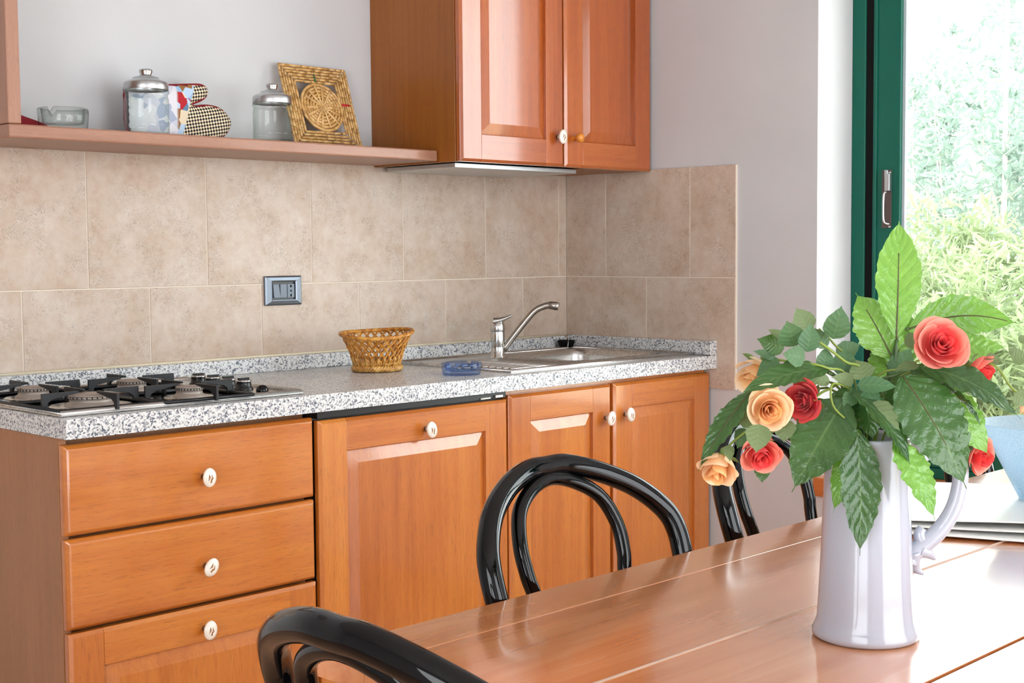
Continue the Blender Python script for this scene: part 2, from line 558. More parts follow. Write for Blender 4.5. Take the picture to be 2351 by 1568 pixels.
# ------------------------------------------------------------------ mesh helpers
class MB:
    def __init__(s):
        s.v, s.f, s.mi, s.sm, s.uv = [], [], [], [], {}
        s.cur = 0

    def face(s, idx, smooth=False, uv=None):
        s.f.append(idx); s.mi.append(s.cur); s.sm.append(smooth)
        if uv:
            s.uv[len(s.f) - 1] = uv

    def box(s, x0, x1, y0, y1, z0, z1):
        x0, x1 = min(x0, x1), max(x0, x1); y0, y1 = min(y0, y1), max(y0, y1); z0, z1 = min(z0, z1), max(z0, z1)
        b = len(s.v)
        s.v += [(x, y, z) for z in (z0, z1) for y in (y0, y1) for x in (x0, x1)]
        for q in ((0, 2, 3, 1), (4, 5, 7, 6), (0, 1, 5, 4), (2, 6, 7, 3), (0, 4, 6, 2), (1, 3, 7, 5)):
            s.face([b + i for i in q])
        return s

    def slab(s, x0, x1, z0, z1, yb, yf, l=0., r=0., b=0., t=0., step=0.006):
        """Front facing -y: back plate, sides up to yf+step, then a chamfer inset by l/r/b/t to the front face."""
        o = len(s.v)
        ym = yf + step
        s.v += [(x0, yb, z0), (x1, yb, z0), (x1, yb, z1), (x0, yb, z1)]
        s.v += [(x0, ym, z0), (x1, ym, z0), (x1, ym, z1), (x0, ym, z1)]
        s.v += [(x0 + l, yf, z0 + b), (x1 - r, yf, z0 + b), (x1 - r, yf, z1 - t), (x0 + l, yf, z1 - t)]
        s.face([o + 3, o + 2, o + 1, o])
        for k in (0, 4):
            for i in range(4):
                j = (i + 1) % 4
                s.face([o + k + i, o + k + j, o + k + 4 + j, o + k + 4 + i])
        s.face([o + 8, o + 9, o + 10, o + 11])
        return s

    def grid(s, rows, closed_u=False, closed_v=False, smooth=True, uv=True):
        n, m = len(rows), len(rows[0])
        o = len(s.v)
        for r in rows:
            s.v += [tuple(p) for p in r]
        for i in range(n if closed_v else n - 1):
            for j in range(m if closed_u else m - 1):
                a, b = o + i * m + j, o + i * m + (j + 1) % m
                c, d = o + ((i + 1) % n) * m + (j + 1) % m, o + ((i + 1) % n) * m + j
                q = None
                if uv:
                    u0, u1, v0, v1 = j / (m - 1), (j + 1) / (m - 1), i / (n - 1), (i + 1) / (n - 1)
                    q = [(u0, v0), (u1, v0), (u1, v1), (u0, v1)]
                s.face([a, b, c, d], smooth, q)
        return s

    def lathe(s, prof, seg=32, c=(0, 0, 0), M=None, smooth=True):
        rows = []
        for r, z in prof:
            row = []
            for k in range(seg):
                a = TAU * k / seg
                p = Vector((r * math.cos(a), r * math.sin(a), z))
                if M is not None:
                    p = M @ p
                row.append(p + Vector(c))
            rows.append(row)
        return s.grid(rows, closed_u=True, smooth=smooth, uv=False)

    def tube(s, pts, rad, seg=8, closed=False, caps=True, smooth=True, flat=1.0, up=None):
        pts = [Vector(p) for p in pts]
        n = len(pts)
        rads = rad if isinstance(rad, (list, tuple)) else [rad] * n
        T = []
        for i in range(n):
            a = pts[(i - 1) % n] if (closed or i > 0) else pts[i]
            b = pts[(i + 1) % n] if (closed or i < n - 1) else pts[i]
            T.append((b - a).normalized())
        ref = Vector(up) if up else (Vector((0, 0, 1)) if abs(T[0].z) < 0.9 else Vector((1, 0, 0)))
        N = (ref - T[0] * ref.dot(T[0])).normalized()
        rows = []
        for i in range(n):
            N = (N - T[i] * N.dot(T[i]))
            N = N.normalized() if N.length > 1e-6 else T[i].orthogonal().normalized()
            B = T[i].cross(N)
            rows.append([pts[i] + (N * math.cos(TAU * k / seg) * flat + B * math.sin(TAU * k / seg)) * rads[i] for k in range(seg)])
        o = len(s.v)
        s.grid(rows, closed_u=True, closed_v=closed, smooth=smooth, uv=False)
        if caps and not closed:
            s.face([o + k for k in range(seg)][::-1])
            s.face([o + (n - 1) * seg + k for k in range(seg)])
        return s

    def prism(s, poly, y0, y1, M=None):
        """Polygon in (x,z) extruded from y0 to y1."""
        o = len(s.v)
        n = len(poly)
        for y in (y0, y1):
            for x, z in poly:
                p = Vector((x, y, z))
                s.v.append(tuple(M @ p if M is not None else p))
        s.face([o + i for i in range(n)])
        s.face([o + n + i for i in range(n)][::-1])
        for i in range(n):
            j = (i + 1) % n
            s.face([o + j, o + i, o + n + i, o + n + j])
        return s

    def sphere(s, c, r, seg=12, rings=8, sc=(1, 1, 1), M=None):
        prof = [(max(1e-5, math.sin(math.pi * i / rings)), -math.cos(math.pi * i / rings)) for i in range(rings + 1)]
        D = Matrix.Diagonal((r * sc[0], r * sc[1], r * sc[2])).to_3x3()
        return s.lathe(prof, seg, c, (M @ D) if M is not None else D)


def catmull(pts, n=6, closed=False):
    pts = [Vector(p) for p in pts]
    out = []
    m = len(pts)
    for i in range(m if closed else m - 1):
        if closed:
            p0, p1, p2, p3 = pts[(i - 1) % m], pts[i], pts[(i + 1) % m], pts[(i + 2) % m]
        else:
            p1, p2 = pts[i], pts[i + 1]
            p0 = pts[i - 1] if i > 0 else p1 * 2 - p2
            p3 = pts[i + 2] if i + 2 < m else p2 * 2 - p1
        for k in range(n):
            t = k / n
            out.append(0.5 * (2 * p1 + (p2 - p0) * t + (2 * p0 - 5 * p1 + 4 * p2 - p3) * t * t + (3 * p1 - p0 - 3 * p2 + p3) * t ** 3))
    if not closed:
        out.append(pts[-1])
    return out


def obj(name, mb, mats, parent=None, bevel=0.0, sub=0, thick=0.0, world=True):
    me = bpy.data.meshes.new(name)
    me.from_pydata([tuple(p) for p in mb.v], [], mb.f)
    if not isinstance(mats, (list, tuple)):
        mats = [mats]
    for m in mats:
        me.materials.append(m)
    me.polygons.foreach_set('material_index', mb.mi)
    me.polygons.foreach_set('use_smooth', mb.sm)
    if mb.uv:
        ul = me.uv_layers.new(name='UVMap')
        for fi, q in mb.uv.items():
            for li, uv in zip(me.polygons[fi].loop_indices, q):
                ul.data[li].uv = uv
    me.update()
    o = bpy.data.objects.new(name, me)
    COL.objects.link(o)
    if parent is not None:
        o.parent = parent
        if world:
            o.location = -wloc(parent)
    if thick:
        md = o.modifiers.new('thickness', 'SOLIDIFY'); md.thickness = thick; md.offset = 0
    if bevel:
        md = o.modifiers.new('bevel', 'BEVEL'); md.width = bevel; md.segments = 2; md.limit_method = 'ANGLE'; md.angle_limit = 0.7
    if sub:
        md = o.modifiers.new('sub', 'SUBSURF'); md.levels = sub; md.render_levels = sub
    return o


def wloc(o):
    v = Vector((0, 0, 0))
    while o is not None:
        v = v + o.location
        o = o.parent
    return v


def tag(o, label, cat, group=None, kind=None):
    o['label'] = label
    o['category'] = cat
    if group:
        o['group'] = group
    if kind:
        o['kind'] = kind
    return o


def thing(name, label, cat, loc, rz=0.0, group=None):
    o = bpy.data.objects.new(name, None)
    o.empty_display_size = 0.05
    COL.objects.link(o)
    o.location = loc
    o.rotation_euler = (0, 0, rz)
    return tag(o, label, cat, group)


def struct(o, label=None, cat=None):
    o['kind'] = 'structure'
    if label:
        o['label'] = label
        o['category'] = cat or 'wall'
    return o


def copy_tree(o, parent=None):
    c = o.copy()
    COL.objects.link(c)
    c.parent = parent
    for ch in list(o.children):
        copy_tree(ch, c)
    return c


# ------------------------------------------------------------------ room shell
T = 0.3346
ZS = 1.10                   # joint between the two tile courses
WO = 0.009                  # plaster plane behind the tile faces
ROOM_X, CEIL = ROOM_X_, 2.7

struct(obj('floor', MB().box(ROOM_X - .2, 0.3, ROOM_Y - .2, 0.2, -0.1, 0), floor_m), 'terracotta tiled kitchen floor', 'floor')
struct(obj('ceiling', MB().box(ROOM_X - .2, 0.3, ROOM_Y - .2, 0.2, CEIL, CEIL + 0.12), wall_m), 'white plaster ceiling over the kitchen', 'ceiling')
wall_back = struct(obj('wall_back', MB().box(ROOM_X - .2, 0.3, WO, 0.2, 0, CEIL), wall_m), 'white plaster wall behind the kitchen units', 'wall')
wr = MB()
wr.box(WO, 0.3, WO, WIN_Y0, 0, CEIL)
wr.box(WO, 0.3, WIN_Y1, ROOM_Y - .2, 0, CEIL)
wr.box(WO, 0.3, WIN_Y0, WIN_Y1, 0, WIN_Z0 - 0.054)
wr.box(WO, 0.3, WIN_Y0, WIN_Y1, WIN_Z1, CEIL)
wall_right = struct(obj('wall_right', wr, wall_m), 'white plaster wall with the window opening', 'wall')
wl = MB()
wl.box(ROOM_X - .2, ROOM_X, ROOM_Y - .2, LEFT_Y0, 0, CEIL)
wl.box(ROOM_X - .2, ROOM_X, LEFT_Y1, WO, 0, CEIL)
wl.box(ROOM_X - .2, ROOM_X, LEFT_Y0, LEFT_Y1, 2.2, CEIL)
struct(obj('wall_left', wl, wall_m), 'white plaster wall with an opening added on the left for fill light, out of view', 'wall')
wf = MB()
wf.box(ROOM_X, FILL_X0, ROOM_Y - .2, ROOM_Y, 0, CEIL)
wf.box(FILL_X1, 0.3, ROOM_Y - .2, ROOM_Y, 0, CEIL)
wf.box(FILL_X0, FILL_X1, ROOM_Y - .2, ROOM_Y, FILL_Z1, CEIL)
struct(obj('wall_front', wf, wall_m), 'white plaster wall with a wide opening added for fill light, behind the camera', 'wall')

# tiles: children of the walls, raised over recessed grout
G = 0.0016


def tile_back(x0, x1, z0, z1):
    obj('tile', MB().box(x0 + G, x1 - G, 0.0, 0.0085, z0 + G, z1 - G), tile_m, wall_back, bevel=0.0012)


def tile_right(y0, y1, z0, z1):
    obj('tile', MB().box(0.0, 0.0085, y0 + G, y1 - G, z0 + G, z1 - G), tile_m, wall_right, bevel=0.0012)


TILE_TOP, TILE_BOT = ZS + 1 / 3, ZS - 1 / 3
obj('grout_bed', MB().box(-2.60, 0.0085, 0.0016, 0.009, TILE_BOT, TILE_TOP - 0.002), grout_m, wall_back)
obj('grout_bed', MB().box(0.0016, 0.009, 0.0, -0.672, TILE_BOT + .001, TILE_TOP - 0.002), grout_m, wall_right)
ub = [0.0] + [-0.0351 - k * T for k in range(8)]
lb = [0.0] + [-0.2051 - k * T for k in range(8)]
for a, b in zip(ub[:-1], ub[1:]):
    tile_back(b, a, ZS, TILE_TOP)
for a, b in zip(lb[:-1], lb[1:]):
    tile_back(b, a, TILE_BOT, ZS)
for a, b in ((0, -0.1718), (-0.1718, -0.1718 - T), (-0.1718 - T, -0.673)):
    tile_right(b, a, ZS, TILE_TOP)
for a, b in ((0, -0.3373), (-0.3373, -0.672)):
    tile_right(b, a, TILE_BOT, ZS)

# ------------------------------------------------------------------ window
XW = 0.19
win = bpy.data.objects.new('window_1', None)
COL.objects.link(win)
win.location = (XW, (WIN_Y0 + WIN_Y1) / 2, WIN_Z0)
struct(win, 'dark green sliding window looking onto the garden', 'window')
fr = MB()
fr.box(XW, XW + 0.09, WIN_Y0, WIN_Y0 - 0.044, WIN_Z0, WIN_Z1)
fr.box(XW, XW + 0.09, WIN_Y1, WIN_Y1 + 0.044, WIN_Z0, WIN_Z1)
fr.box(XW, XW + 0.09, WIN_Y0 - 0.044, WIN_Y1 + 0.044, WIN_Z0, WIN_Z0 + 0.03)
fr.box(XW, XW + 0.09, WIN_Y0 - 0.044, WIN_Y1 + 0.044, WIN_Z1 - 0.05, WIN_Z1)
obj('window_frame', fr, green_p, win, bevel=0.003)
obj('dark_gap_strip', MB().box(XW + 0.003, XW + 0.07, WIN_Y0 - 0.0445, WIN_Y0 - 0.0695, WIN_Z0 + 0.03, WIN_Z1 - 0.05), rubber, win)  # black strip painted in for the shaded gap between frame and sash
mid_y = -2.40


def sash(ya, yb, xo, handle):
    """Sliding leaf from ya (left in view) to yb."""
    x0, x1 = XW + xo, XW + xo + 0.034
    zb, zt = WIN_Z0 + 0.032, WIN_Z1 - 0.052
    m = MB()
    sw = 0.084
    m.box(x0, x1, ya, ya - sw, zb, zt)
    m.box(x0, x1, yb, yb + sw, zb, zt)
    m.box(x0, x1, ya - sw, yb + sw, zb, zb + 0.085)
    m.box(x0, x1, ya - sw, yb + sw, zt - 0.085, zt)
    # narrow step along the closing edge
    m.box(x0 - 0.006, x0 + 0.004, ya, ya - 0.012, zb, zt)
    s = obj('sash', m, green_p, win, bevel=0.003)
    sm = MB()
    sm.box(x0 + 0.010, x0 + 0.022, ya - sw, ya - sw - 0.009, zb + 0.085, zt - 0.085)
    sm.box(x0 + 0.010, x0 + 0.022, yb + sw, yb + sw + 0.009, zb + 0.085, zt - 0.085)
    sm.box(x0 + 0.010, x0 + 0.022, ya - sw, yb + sw, zb + 0.085, zb + 0.094)
    obj('glazing_seal', sm, seal_m, s)
    obj('pane', MB().box(x0 + 0.014, x0 + 0.018, ya - sw + .002, yb + sw - .002, zb + 0.083, zt - 0.083), pane_m, s)
    if handle:
        yh, zh = ya - 0.043, 1.405
        h = MB()
        h.cur = 1
        h.box(x0 - 0.003, x0, yh + 0.014, yh - 0.016, zh - 0.165, zh)
        h.cur = 0
        h.box(x0 - 0.018, x0 - 0.003, yh - 0.002, yh - 0.017, zh - 0.060, zh - 0.012)
        h.box(x0 - 0.012, x0 - 0.003, yh + 0.002, yh - 0.008, zh - 0.022, zh - 0.001)
        h.tube(catmull([(x0 - 0.016, yh - 0.006, zh - 0.062), (x0 - 0.018, yh, zh - 0.075), (x0 - 0.018, yh, zh - 0.14), (x0 - 0.010, yh - 0.004, zh - 0.152), (x0 - 0.003, yh - 0.010, zh - 0.153)], 4), 0.0035, 8)
        for zz in (zh - 0.008, zh - 0.161):
            h.lathe([(0.0001, -0.0055), (0.0035, -0.005), (0.0038, -0.003)], 10, (x0, yh - 0.011, zz), Matrix.Rotation(math.radians(90), 3, 'Y'))
        obj('sash_handle', h, [alu, plain('dark_brown_backplate', (86, 70, 66), 0.5)], s, bevel=0.001)


sash(WIN_Y0 - 0.070, mid_y - 0.04, 0.002, True)
sash(mid_y + 0.04, WIN_Y1 + 0.046, 0.042, False)
obj('window_sill', MB().box(-0.004, XW + 0.09, WIN_Y0 + 0.001, WIN_Y1, WIN_Z0 - 0.054, WIN_Z0), sill_m, win, bevel=0.003)

# ------------------------------------------------------------------ base units
WT_TOP, WT_BOT, WT_F = 0.868, 0.829, -0.605
YF = -0.585
X_L = -2.090


def knob(parent, x, z, yf, mats=None, wooden=False, rot=0.0):
    """Oval ceramic knob on a turned stem, standing out from a front at yf."""
    m = MB()
    Rm = Matrix.Rotation(math.radians(90), 3, 'X')
    if wooden:
        m.lathe([(0.0085, 0), (0.007, 0.004), (0.006, 0.010), (0.0105, 0.016), (0.0145, 0.024), (0.0130, 0.031), (0.007, 0.0345), (0.0001, 0.035)], 18, (x, yf, z), Rm)
        return obj('knob', m, [mats], parent)
    m.cur = 1
    m.lathe([(0.0001, 0), (0.0065, 0), (0.0065, 0.006)], 14, (x, yf, z), Rm)
    m.cur = 0
    Sq = Matrix.Rotation(rot, 3, 'Y') @ Rm @ Matrix.Diagonal((0.86, 1.12, 1)).to_3x3()
    m.lathe([(0.0055, 0.005), (0.0058, 0.012), (0.010, 0.0165), (0.0165, 0.019), (0.0185, 0.022), (0.0172, 0.0255), (0.010, 0.028), (0.0001, 0.0288)], 22, (x, yf, z), Sq)
    # little transfer-printed sprig on the face
    m.cur = 2
    y = yf - 0.0290
    for pts in ([(-0.006, -0.006), (-0.001, 0.001), (-0.004, 0.007)], [(0.0, -0.007), (0.005, -0.001), (0.001, 0.006)], [(-0.002, -0.008), (0.002, -0.008), (0.0005, 0.002)]):
        o = len(m.v)
        c, s = math.cos(rot), math.sin(rot)
        m.v += [(x + (a * c + b * s) * 1.15, y + 0.0006 * (abs(a) + abs(b)) / 0.01, z + (b * c - a * s) * 1.3) for a, b in pts]
        m.face([o, o + 1, o + 2])
    return obj('knob', m, [ceramic, nickel, motif_m], parent)


def framed_door(parent, x0, x1, z0, z1, yf, sw, rw, vm, hm, depth=0.020, bevel_w=0.032, drop=0.0105):
    """Raised-panel door: two stiles, two rails and a fielded panel."""
    d = bpy.data.objects.new('door', None)
    d.empty_display_size = 0.05
    COL.objects.link(d)
    d.parent = parent
    d.location = Vector(((x0 + x1) / 2, yf + depth, z0)) - wloc(parent)
    c = 0.008
    yb = yf + depth
    obj('stile', MB().slab(x0, x0 + sw, z0, z1, yb, yf, l=c, b=c, t=c), vm, d, bevel=0.0012)
    obj('stile', MB().slab(x1 - sw, x1, z0, z1, yb, yf, r=c, b=c, t=c), vm, d, bevel=0.0012)
    g = 0.0003
    obj('rail', MB().slab(x0 + sw + g, x1 - sw - g, z1 - rw, z1, yb, yf, t=c), hm, d, bevel=0.0008)
    obj('rail', MB().slab(x0 + sw + g, x1 - sw - g, z0, z0 + rw, yb, yf, b=c), hm, d, bevel=0.0008)
    p = MB()
    px0, px1, pz0, pz1 = x0 + sw - 0.003, x1 - sw + 0.003, z0 + rw - 0.003, z1 - rw + 0.003
    w = bevel_w + 0.003
    p.slab(px0, px1, pz0, pz1, yb - 0.001, yf + 0.0005, l=w, r=w, b=w, t=w, step=drop)
    obj('panel', p, vm, d)
    return d


def empty_part(name, parent, loc):
    d = bpy.data.objects.new(name, None)
    d.empty_display_size = 0.05
    COL.objects.link(d)
    d.parent = parent
    d.location = Vector(loc) - wloc(parent)
    return d


# drawer unit
u1 = thing('drawer_cabinet', 'wooden base cabinet with two plain drawers over a panelled front, under the gas hob', 'cabinet', (-1.788, -0.28, 0))
cb = MB()
cb.box(X_L + 0.001, X_L + 0.019, -0.562, -0.002, 0.0, WT_BOT - 0.001)
obj('side_panel', cb, side_v, u1, bevel=0.001)
cb = MB()
cb.box(X_L + 0.02, -1.482, -0.535, -0.02, 0.10, WT_BOT - 0.002)
obj('carcass', cb, side_v, u1)
obj('plinth', MB().box(X_L + 0.02, -1.482, -0.52, -0.50, 0.0, 0.10), cherry_h, u1)
for z0, z1, kz, kr in ((0.636, 0.815, 0.718, 0.0), (0.450, 0.630, 0.529, 0.6)):
    dr = obj('drawer', MB().slab(X_L + 0.002, -1.486, z0, z1, -0.562, YF, .008, .008, .008, .008, 0.009), cherry_h, u1, bevel=0.0025)
    knob(dr, -1.777, kz, YF, rot=kr)
d = framed_door(u1, X_L + 0.002, -1.486, 0.105, 0.444, YF, 0.074, 0.074, cherry_v, cherry_h)
knob(d, -1.783, 0.397, YF, rot=0.1)

# appliance behind a panelled front
u2 = thing('dishwasher_unit', 'wooden base unit with one wide panelled door and a black strip under the worktop', 'cabinet', (-1.172, -0.28, 0))
obj('carcass', MB().box(-1.478, -0.868, -0.560, -0.03, 0.10, WT_BOT - 0.004), black_plastic, u2)
m = MB()
m.box(-1.474, -0.872, -0.580, -0.558, 0.810, WT_BOT - 0.003)
obj('control_strip', m, black_plastic, u2, bevel=0.0015)
m = MB()
m.box(-0.965, -0.93, -0.584, -0.578, 0.8115, 0.8165)
m.box(-0.915, -0.888, -0.586, -0.578, 0.8125, 0.820)
obj('door_latch', m, chrome, u2, bevel=0.001)
obj('plinth', MB().box(-1.478, -0.868, -0.52, -0.50, 0.0, 0.10), cherry_h, u2)
d = framed_door(u2, -1.474, -0.870, 0.105, 0.806, YF, 0.080, 0.074, cherry_v, cherry_h)
knob(d, -1.153, 0.757, YF, rot=-0.25)

# sink unit
u3 = thing('sink_cabinet', 'wooden base cabinet with two narrow panelled doors, under the sink', 'cabinet', (-0.434, -0.28, 0))
m = MB()
m.box(-0.866, -0.006, -0.562, -0.545, 0.10, WT_BOT - 0.002)
m.box(-0.866, -0.848, -0.545, -0.03, 0.10, WT_BOT - 0.002)
m.box(-0.024, -0.006, -0.545, -0.03, 0.10, WT_BOT - 0.002)
obj('carcass', m, cherry_v, u3)
obj('plinth', MB().box(-0.866, -0.006, -0.52, -0.50, 0.0, 0.10), cherry_h, u3)
d = framed_door(u3, -0.864, -0.462, 0.105, 0.815, YF, 0.078, 0.072, cherry_v, cherry_h)
knob(d, -0.488, 0.723, YF, rot=0.3)
d = framed_door(u3, -0.450, -0.004, 0.105, 0.815, YF, 0.078, 0.072, cherry_v, cherry_h)
knob(d, -0.405, 0.726, YF, rot=-0.2)

# worktop with a cut-out for the bowl, and its upstand
BX0, BX1, BY0, BY1 = -0.47, -0.075, -0.47, -0.115      # bowl opening
wt = thing('worktop', 'grey and white speckled granite-pattern worktop with a low upstand', 'worktop', (-1.045, -0.30, WT_BOT))
m = MB()
m.box(-2.092, BX0, WT_F, -0.001, WT_BOT, WT_TOP)
m.box(BX1, -0.001, WT_F, -0.001, WT_BOT, WT_TOP)
m.box(BX0, BX1, WT_F, BY0, WT_BOT, WT_TOP)
m.box(BX0, BX1, BY1, -0.001, WT_BOT, WT_TOP)
obj('slab', m, granite, wt)
nose = MB()
obj('upstand', MB().box(-2.092, -0.031, -0.030, -0.001, WT_TOP, 0.907), granite, wt, bevel=0.003)
obj('upstand', MB().box(-0.030, -0.001, -0.600, -0.030, WT_TOP + .001, 0.9105), granite, wt, bevel=0.003)
obj('sealant_bead', MB().tube([(-2.09, -0.004, 0.909), (-0.04, -0.004, 0.909)], 0.004, 6), plain('cream_sealant', (222, 212, 186), 0.6), wt)
obj('end_cap', MB().box(-0.032, -0.0005, -0.605, -0.6003, WT_TOP + .001, 0.912), granite, wt, bevel=0.001)

# ------------------------------------------------------------------ gas hob
hob = thing('gas_hob', 'stainless steel four-burner gas hob with black pan supports', 'hob', (-1.80, -0.32, WT_TOP))
HX0, HX1, HY0, HY1, HZ = -2.082, -1.500, -0.566, -0.085, WT_TOP
m = MB()
m.box(HX0, HX1, HY0, HY1, HZ, HZ + 0.0045)
obj('tray', m, steel, hob, bevel=0.002)
m = MB()
e = 0.006
m.tube([(HX0 + e, HY0 + e, HZ + .0065), (HX1 - e, HY0 + e, HZ + .0065), (HX1 - e, HY1 - e, HZ + .0065), (HX0 + e, HY1 - e, HZ + .0065)], 0.0055, 8, closed=True)
obj('rolled_rim', m, steel, hob)
obj('enamel_well', MB().box(HX0 + .018, -1.612, HY0 + .020, HY1 - .02, HZ + .0045, HZ + .0065), black_gloss, hob)
BUR = [(-1.968, -0.226, 0.034), (-1.962, -0.464, 0.046), (-1.742, -0.246, 0.034), (-1.739, -0.478, 0.030)]
for bx, by, br in BUR:
    z = HZ + 0.0065
    b = MB()
    b.lathe([(br * 1.15, 0), (br * 1.1, 0.006), (br * 0.95, 0.008), (br * 0.92, 0.016), (br, 0.0165), (br, 0.020), (0.0001, 0.020)], 36, (bx, by, z))
    bo = obj('burner', b, burner_m, hob)
    c = MB()
    c.lathe([(0.0001, 0.0245), (br * 0.9, 0.0245), (br * 0.985, 0.0225), (br * 0.985, 0.0215), (br * 0.9, 0.020)], 36, (bx, by, z))
    obj('burner_cap', c, burner_m, bo)
    t = MB()
    for k in range(28):
        a = TAU * k / 28
        M_ = Matrix.Rotation(a, 3, 'Z')
        o = len(t.v)
        t.box(br * 0.985, br * 1.006, -0.0012, 0.0012, 0.0165, 0.0205)
        for i in range(o, len(t.v)):
            t.v[i] = tuple(M_ @ Vector(t.v[i]) + Vector((bx, by, z)))
    obj('flame_port_ring', t, dark_void, bo)
    # drip bowl below the burner
    dbm = MB()
    dbm.lathe([(br * 1.15, 0.0008), (br * 1.75, 0.002), (br * 1.8, 0.0005)], 32, (bx, by, z))
    obj('drip_ring', dbm, steel, bo)


def finger(m, cx, cy, ang, r_out, r_in):
    """Cast finger: leg at the outer end, arm tapering towards the burner."""
    M_ = Matrix.Translation((cx, cy, 0)) @ Matrix.Rotation(ang, 4, 'Z')
    z0, z1 = HZ + 0.0065, HZ + 0.0385
    poly = [(r_out, z0), (r_out, z1), (r_in, z1), (r_in, z1 - 0.004), (r_out - 0.022, z1 - 0.013), (r_out - 0.013, z1 - 0.020), (r_out - 0.011, z0)]
    m.prism(poly, -0.003, 0.003, M_.to_4x4())


for gx in (0, 2):
    ps = empty_part('pan_support', hob, (BUR[gx][0], -0.35, HZ))
    xa, ya = BUR[gx][0], BUR[gx][1]
    xb, yb = BUR[gx + 1][0], BUR[gx + 1][1]
    for cx, cy in ((xa, ya), (xb, yb)):
        for k in range(4):
            f = MB()
            finger(f, cx, cy, k * math.pi / 2, 0.108, 0.028)
            obj('support_finger', f, black_iron, ps, bevel=0.0008)
    fm = MB()
    zr = HZ + 0.0105
    x0_, x1_, y0_, y1_ = xa - .108, xa + .104, yb - .092, ya + .092
    fm.tube([(x0_, y0_, zr), (x1_, y0_, zr), (x1_, y1_, zr), (x0_, y1_, zr)], 0.004, 6, closed=True)
    fm.tube([(x0_, (ya + yb) / 2, zr), (x1_, (ya + yb) / 2, zr)], 0.004, 6)
    obj('support_frame', fm, black_iron, ps)
for k, y in enumerate((-0.235, -0.297, -0.359, -0.421)):
    kb = MB()
    kb.lathe([(0.0215, 0), (0.0215, 0.004), (0.018, 0.007), (0.0165, 0.018), (0.0175, 0.021), (0.016, 0.0225), (0.0001, 0.0225)], 24, (-1.560, y, HZ + .0045))
    ko = obj('control_knob', kb, black_plastic, hob)
    kc = MB()
    kc.lathe([(0.0178, 0.0195), (0.0184, 0.021), (0.0172, 0.0232), (0.0150, 0.0236)], 24, (-1.560, y, HZ + .0045))
    kc.cur = 1
    kc.box(-1.574, -1.546, y - .003, y + .003, HZ + .0265, HZ + .0325)
    obj('chrome_ring', kc, [chrome, black_plastic], ko)
kb = MB()
kb.lathe([(0.014, 0), (0.014, 0.003), (0.0125, 0.009), (0.008, 0.014), (0.0001, 0.0155)], 20, (-1.556, -0.487, HZ + .0045))
obj('ignition_button', kb, black_gloss, hob)

# ------------------------------------------------------------------ sink, tap and plug
sk = thing('sink', 'stainless steel sink with ribbed draining board and one bowl, in the corner', 'sink', (-0.42, -0.31, WT_TOP))
SX0, SX1, SY0, SY1 = -0.822, -0.034, -0.550, -0.075
m = MB()
zt = WT_TOP + 0.004
m.box(SX0, BX0 + .006, SY0, SY1, WT_TOP + .0004, zt)
m.box(BX1 - .006, SX1, SY0, SY1, WT_TOP + .0004, zt)
m.box(BX0 + .006, BX1 - .006, SY0, BY0 + .006, WT_TOP + .0004, zt)
m.box(BX0 + .006, BX1 - .006, BY1 - .006, SY1, WT_TOP + .0004, zt)
obj('deck', m, steel, sk)
m = MB()
m.tube([(SX0 + .004, SY0 + .004, zt), (SX1 - .004, SY0 + .004, zt), (SX1 - .004, SY1 - .004, zt), (SX0 + .004, SY1 - .004, zt)], 0.005, 8, closed=True)
obj('rolled_rim', m, steel, sk)


def rrect(x0, x1, y0, y1, r, z, n=6):
    out = []
    for cx, cy, a0 in ((x1 - r, y1 - r, 0), (x0 + r, y1 - r, 90), (x0 + r, y0 + r, 180), (x1 - r, y0 + r, 270)):
        for k in range(n + 1):
            a = math.radians(a0 + 90 * k / n)
            out.append((cx + r * math.cos(a), cy + r * math.sin(a), z))
    return out


m = MB()
rows = [rrect(BX0 + d_, BX1 - d_, BY0 + d_, BY1 - d_, rr_, z_) for d_, rr_, z_ in
        ((0.004, 0.05, zt + .0006), (0.009, 0.05, zt - .002), (0.012, 0.05, zt - .02), (0.018, 0.055, zt - .13), (0.04, 0.06, zt - .155), (0.12, 0.05, zt - .16), (0.165, 0.008, zt - .162))]
m.grid(rows, closed_u=True, uv=False)
obj('bowl', m, steel, sk)
m = MB()
m.lathe([(0.0001, .001), (0.03, .001), (0.036, .003), (0.04, 0.0)], 24, ((BX0 + BX1) / 2, (BY0 + BY1) / 2, zt - .161))
obj('waste_ring', m, chrome, sk)
rib_rows = MB().tube([(SX0 + .045, 0, zt), (BX0 - .05, 0, zt)], [0.0045, 0.0045], 8)
rib = obj('drainer_rib', rib_rows, steel, sk)
rib.location.y += -0.500
for k in range(1, 11):
    c = rib.copy(); COL.objects.link(c); c.parent = sk
    c.location.y += 0.0262 * k

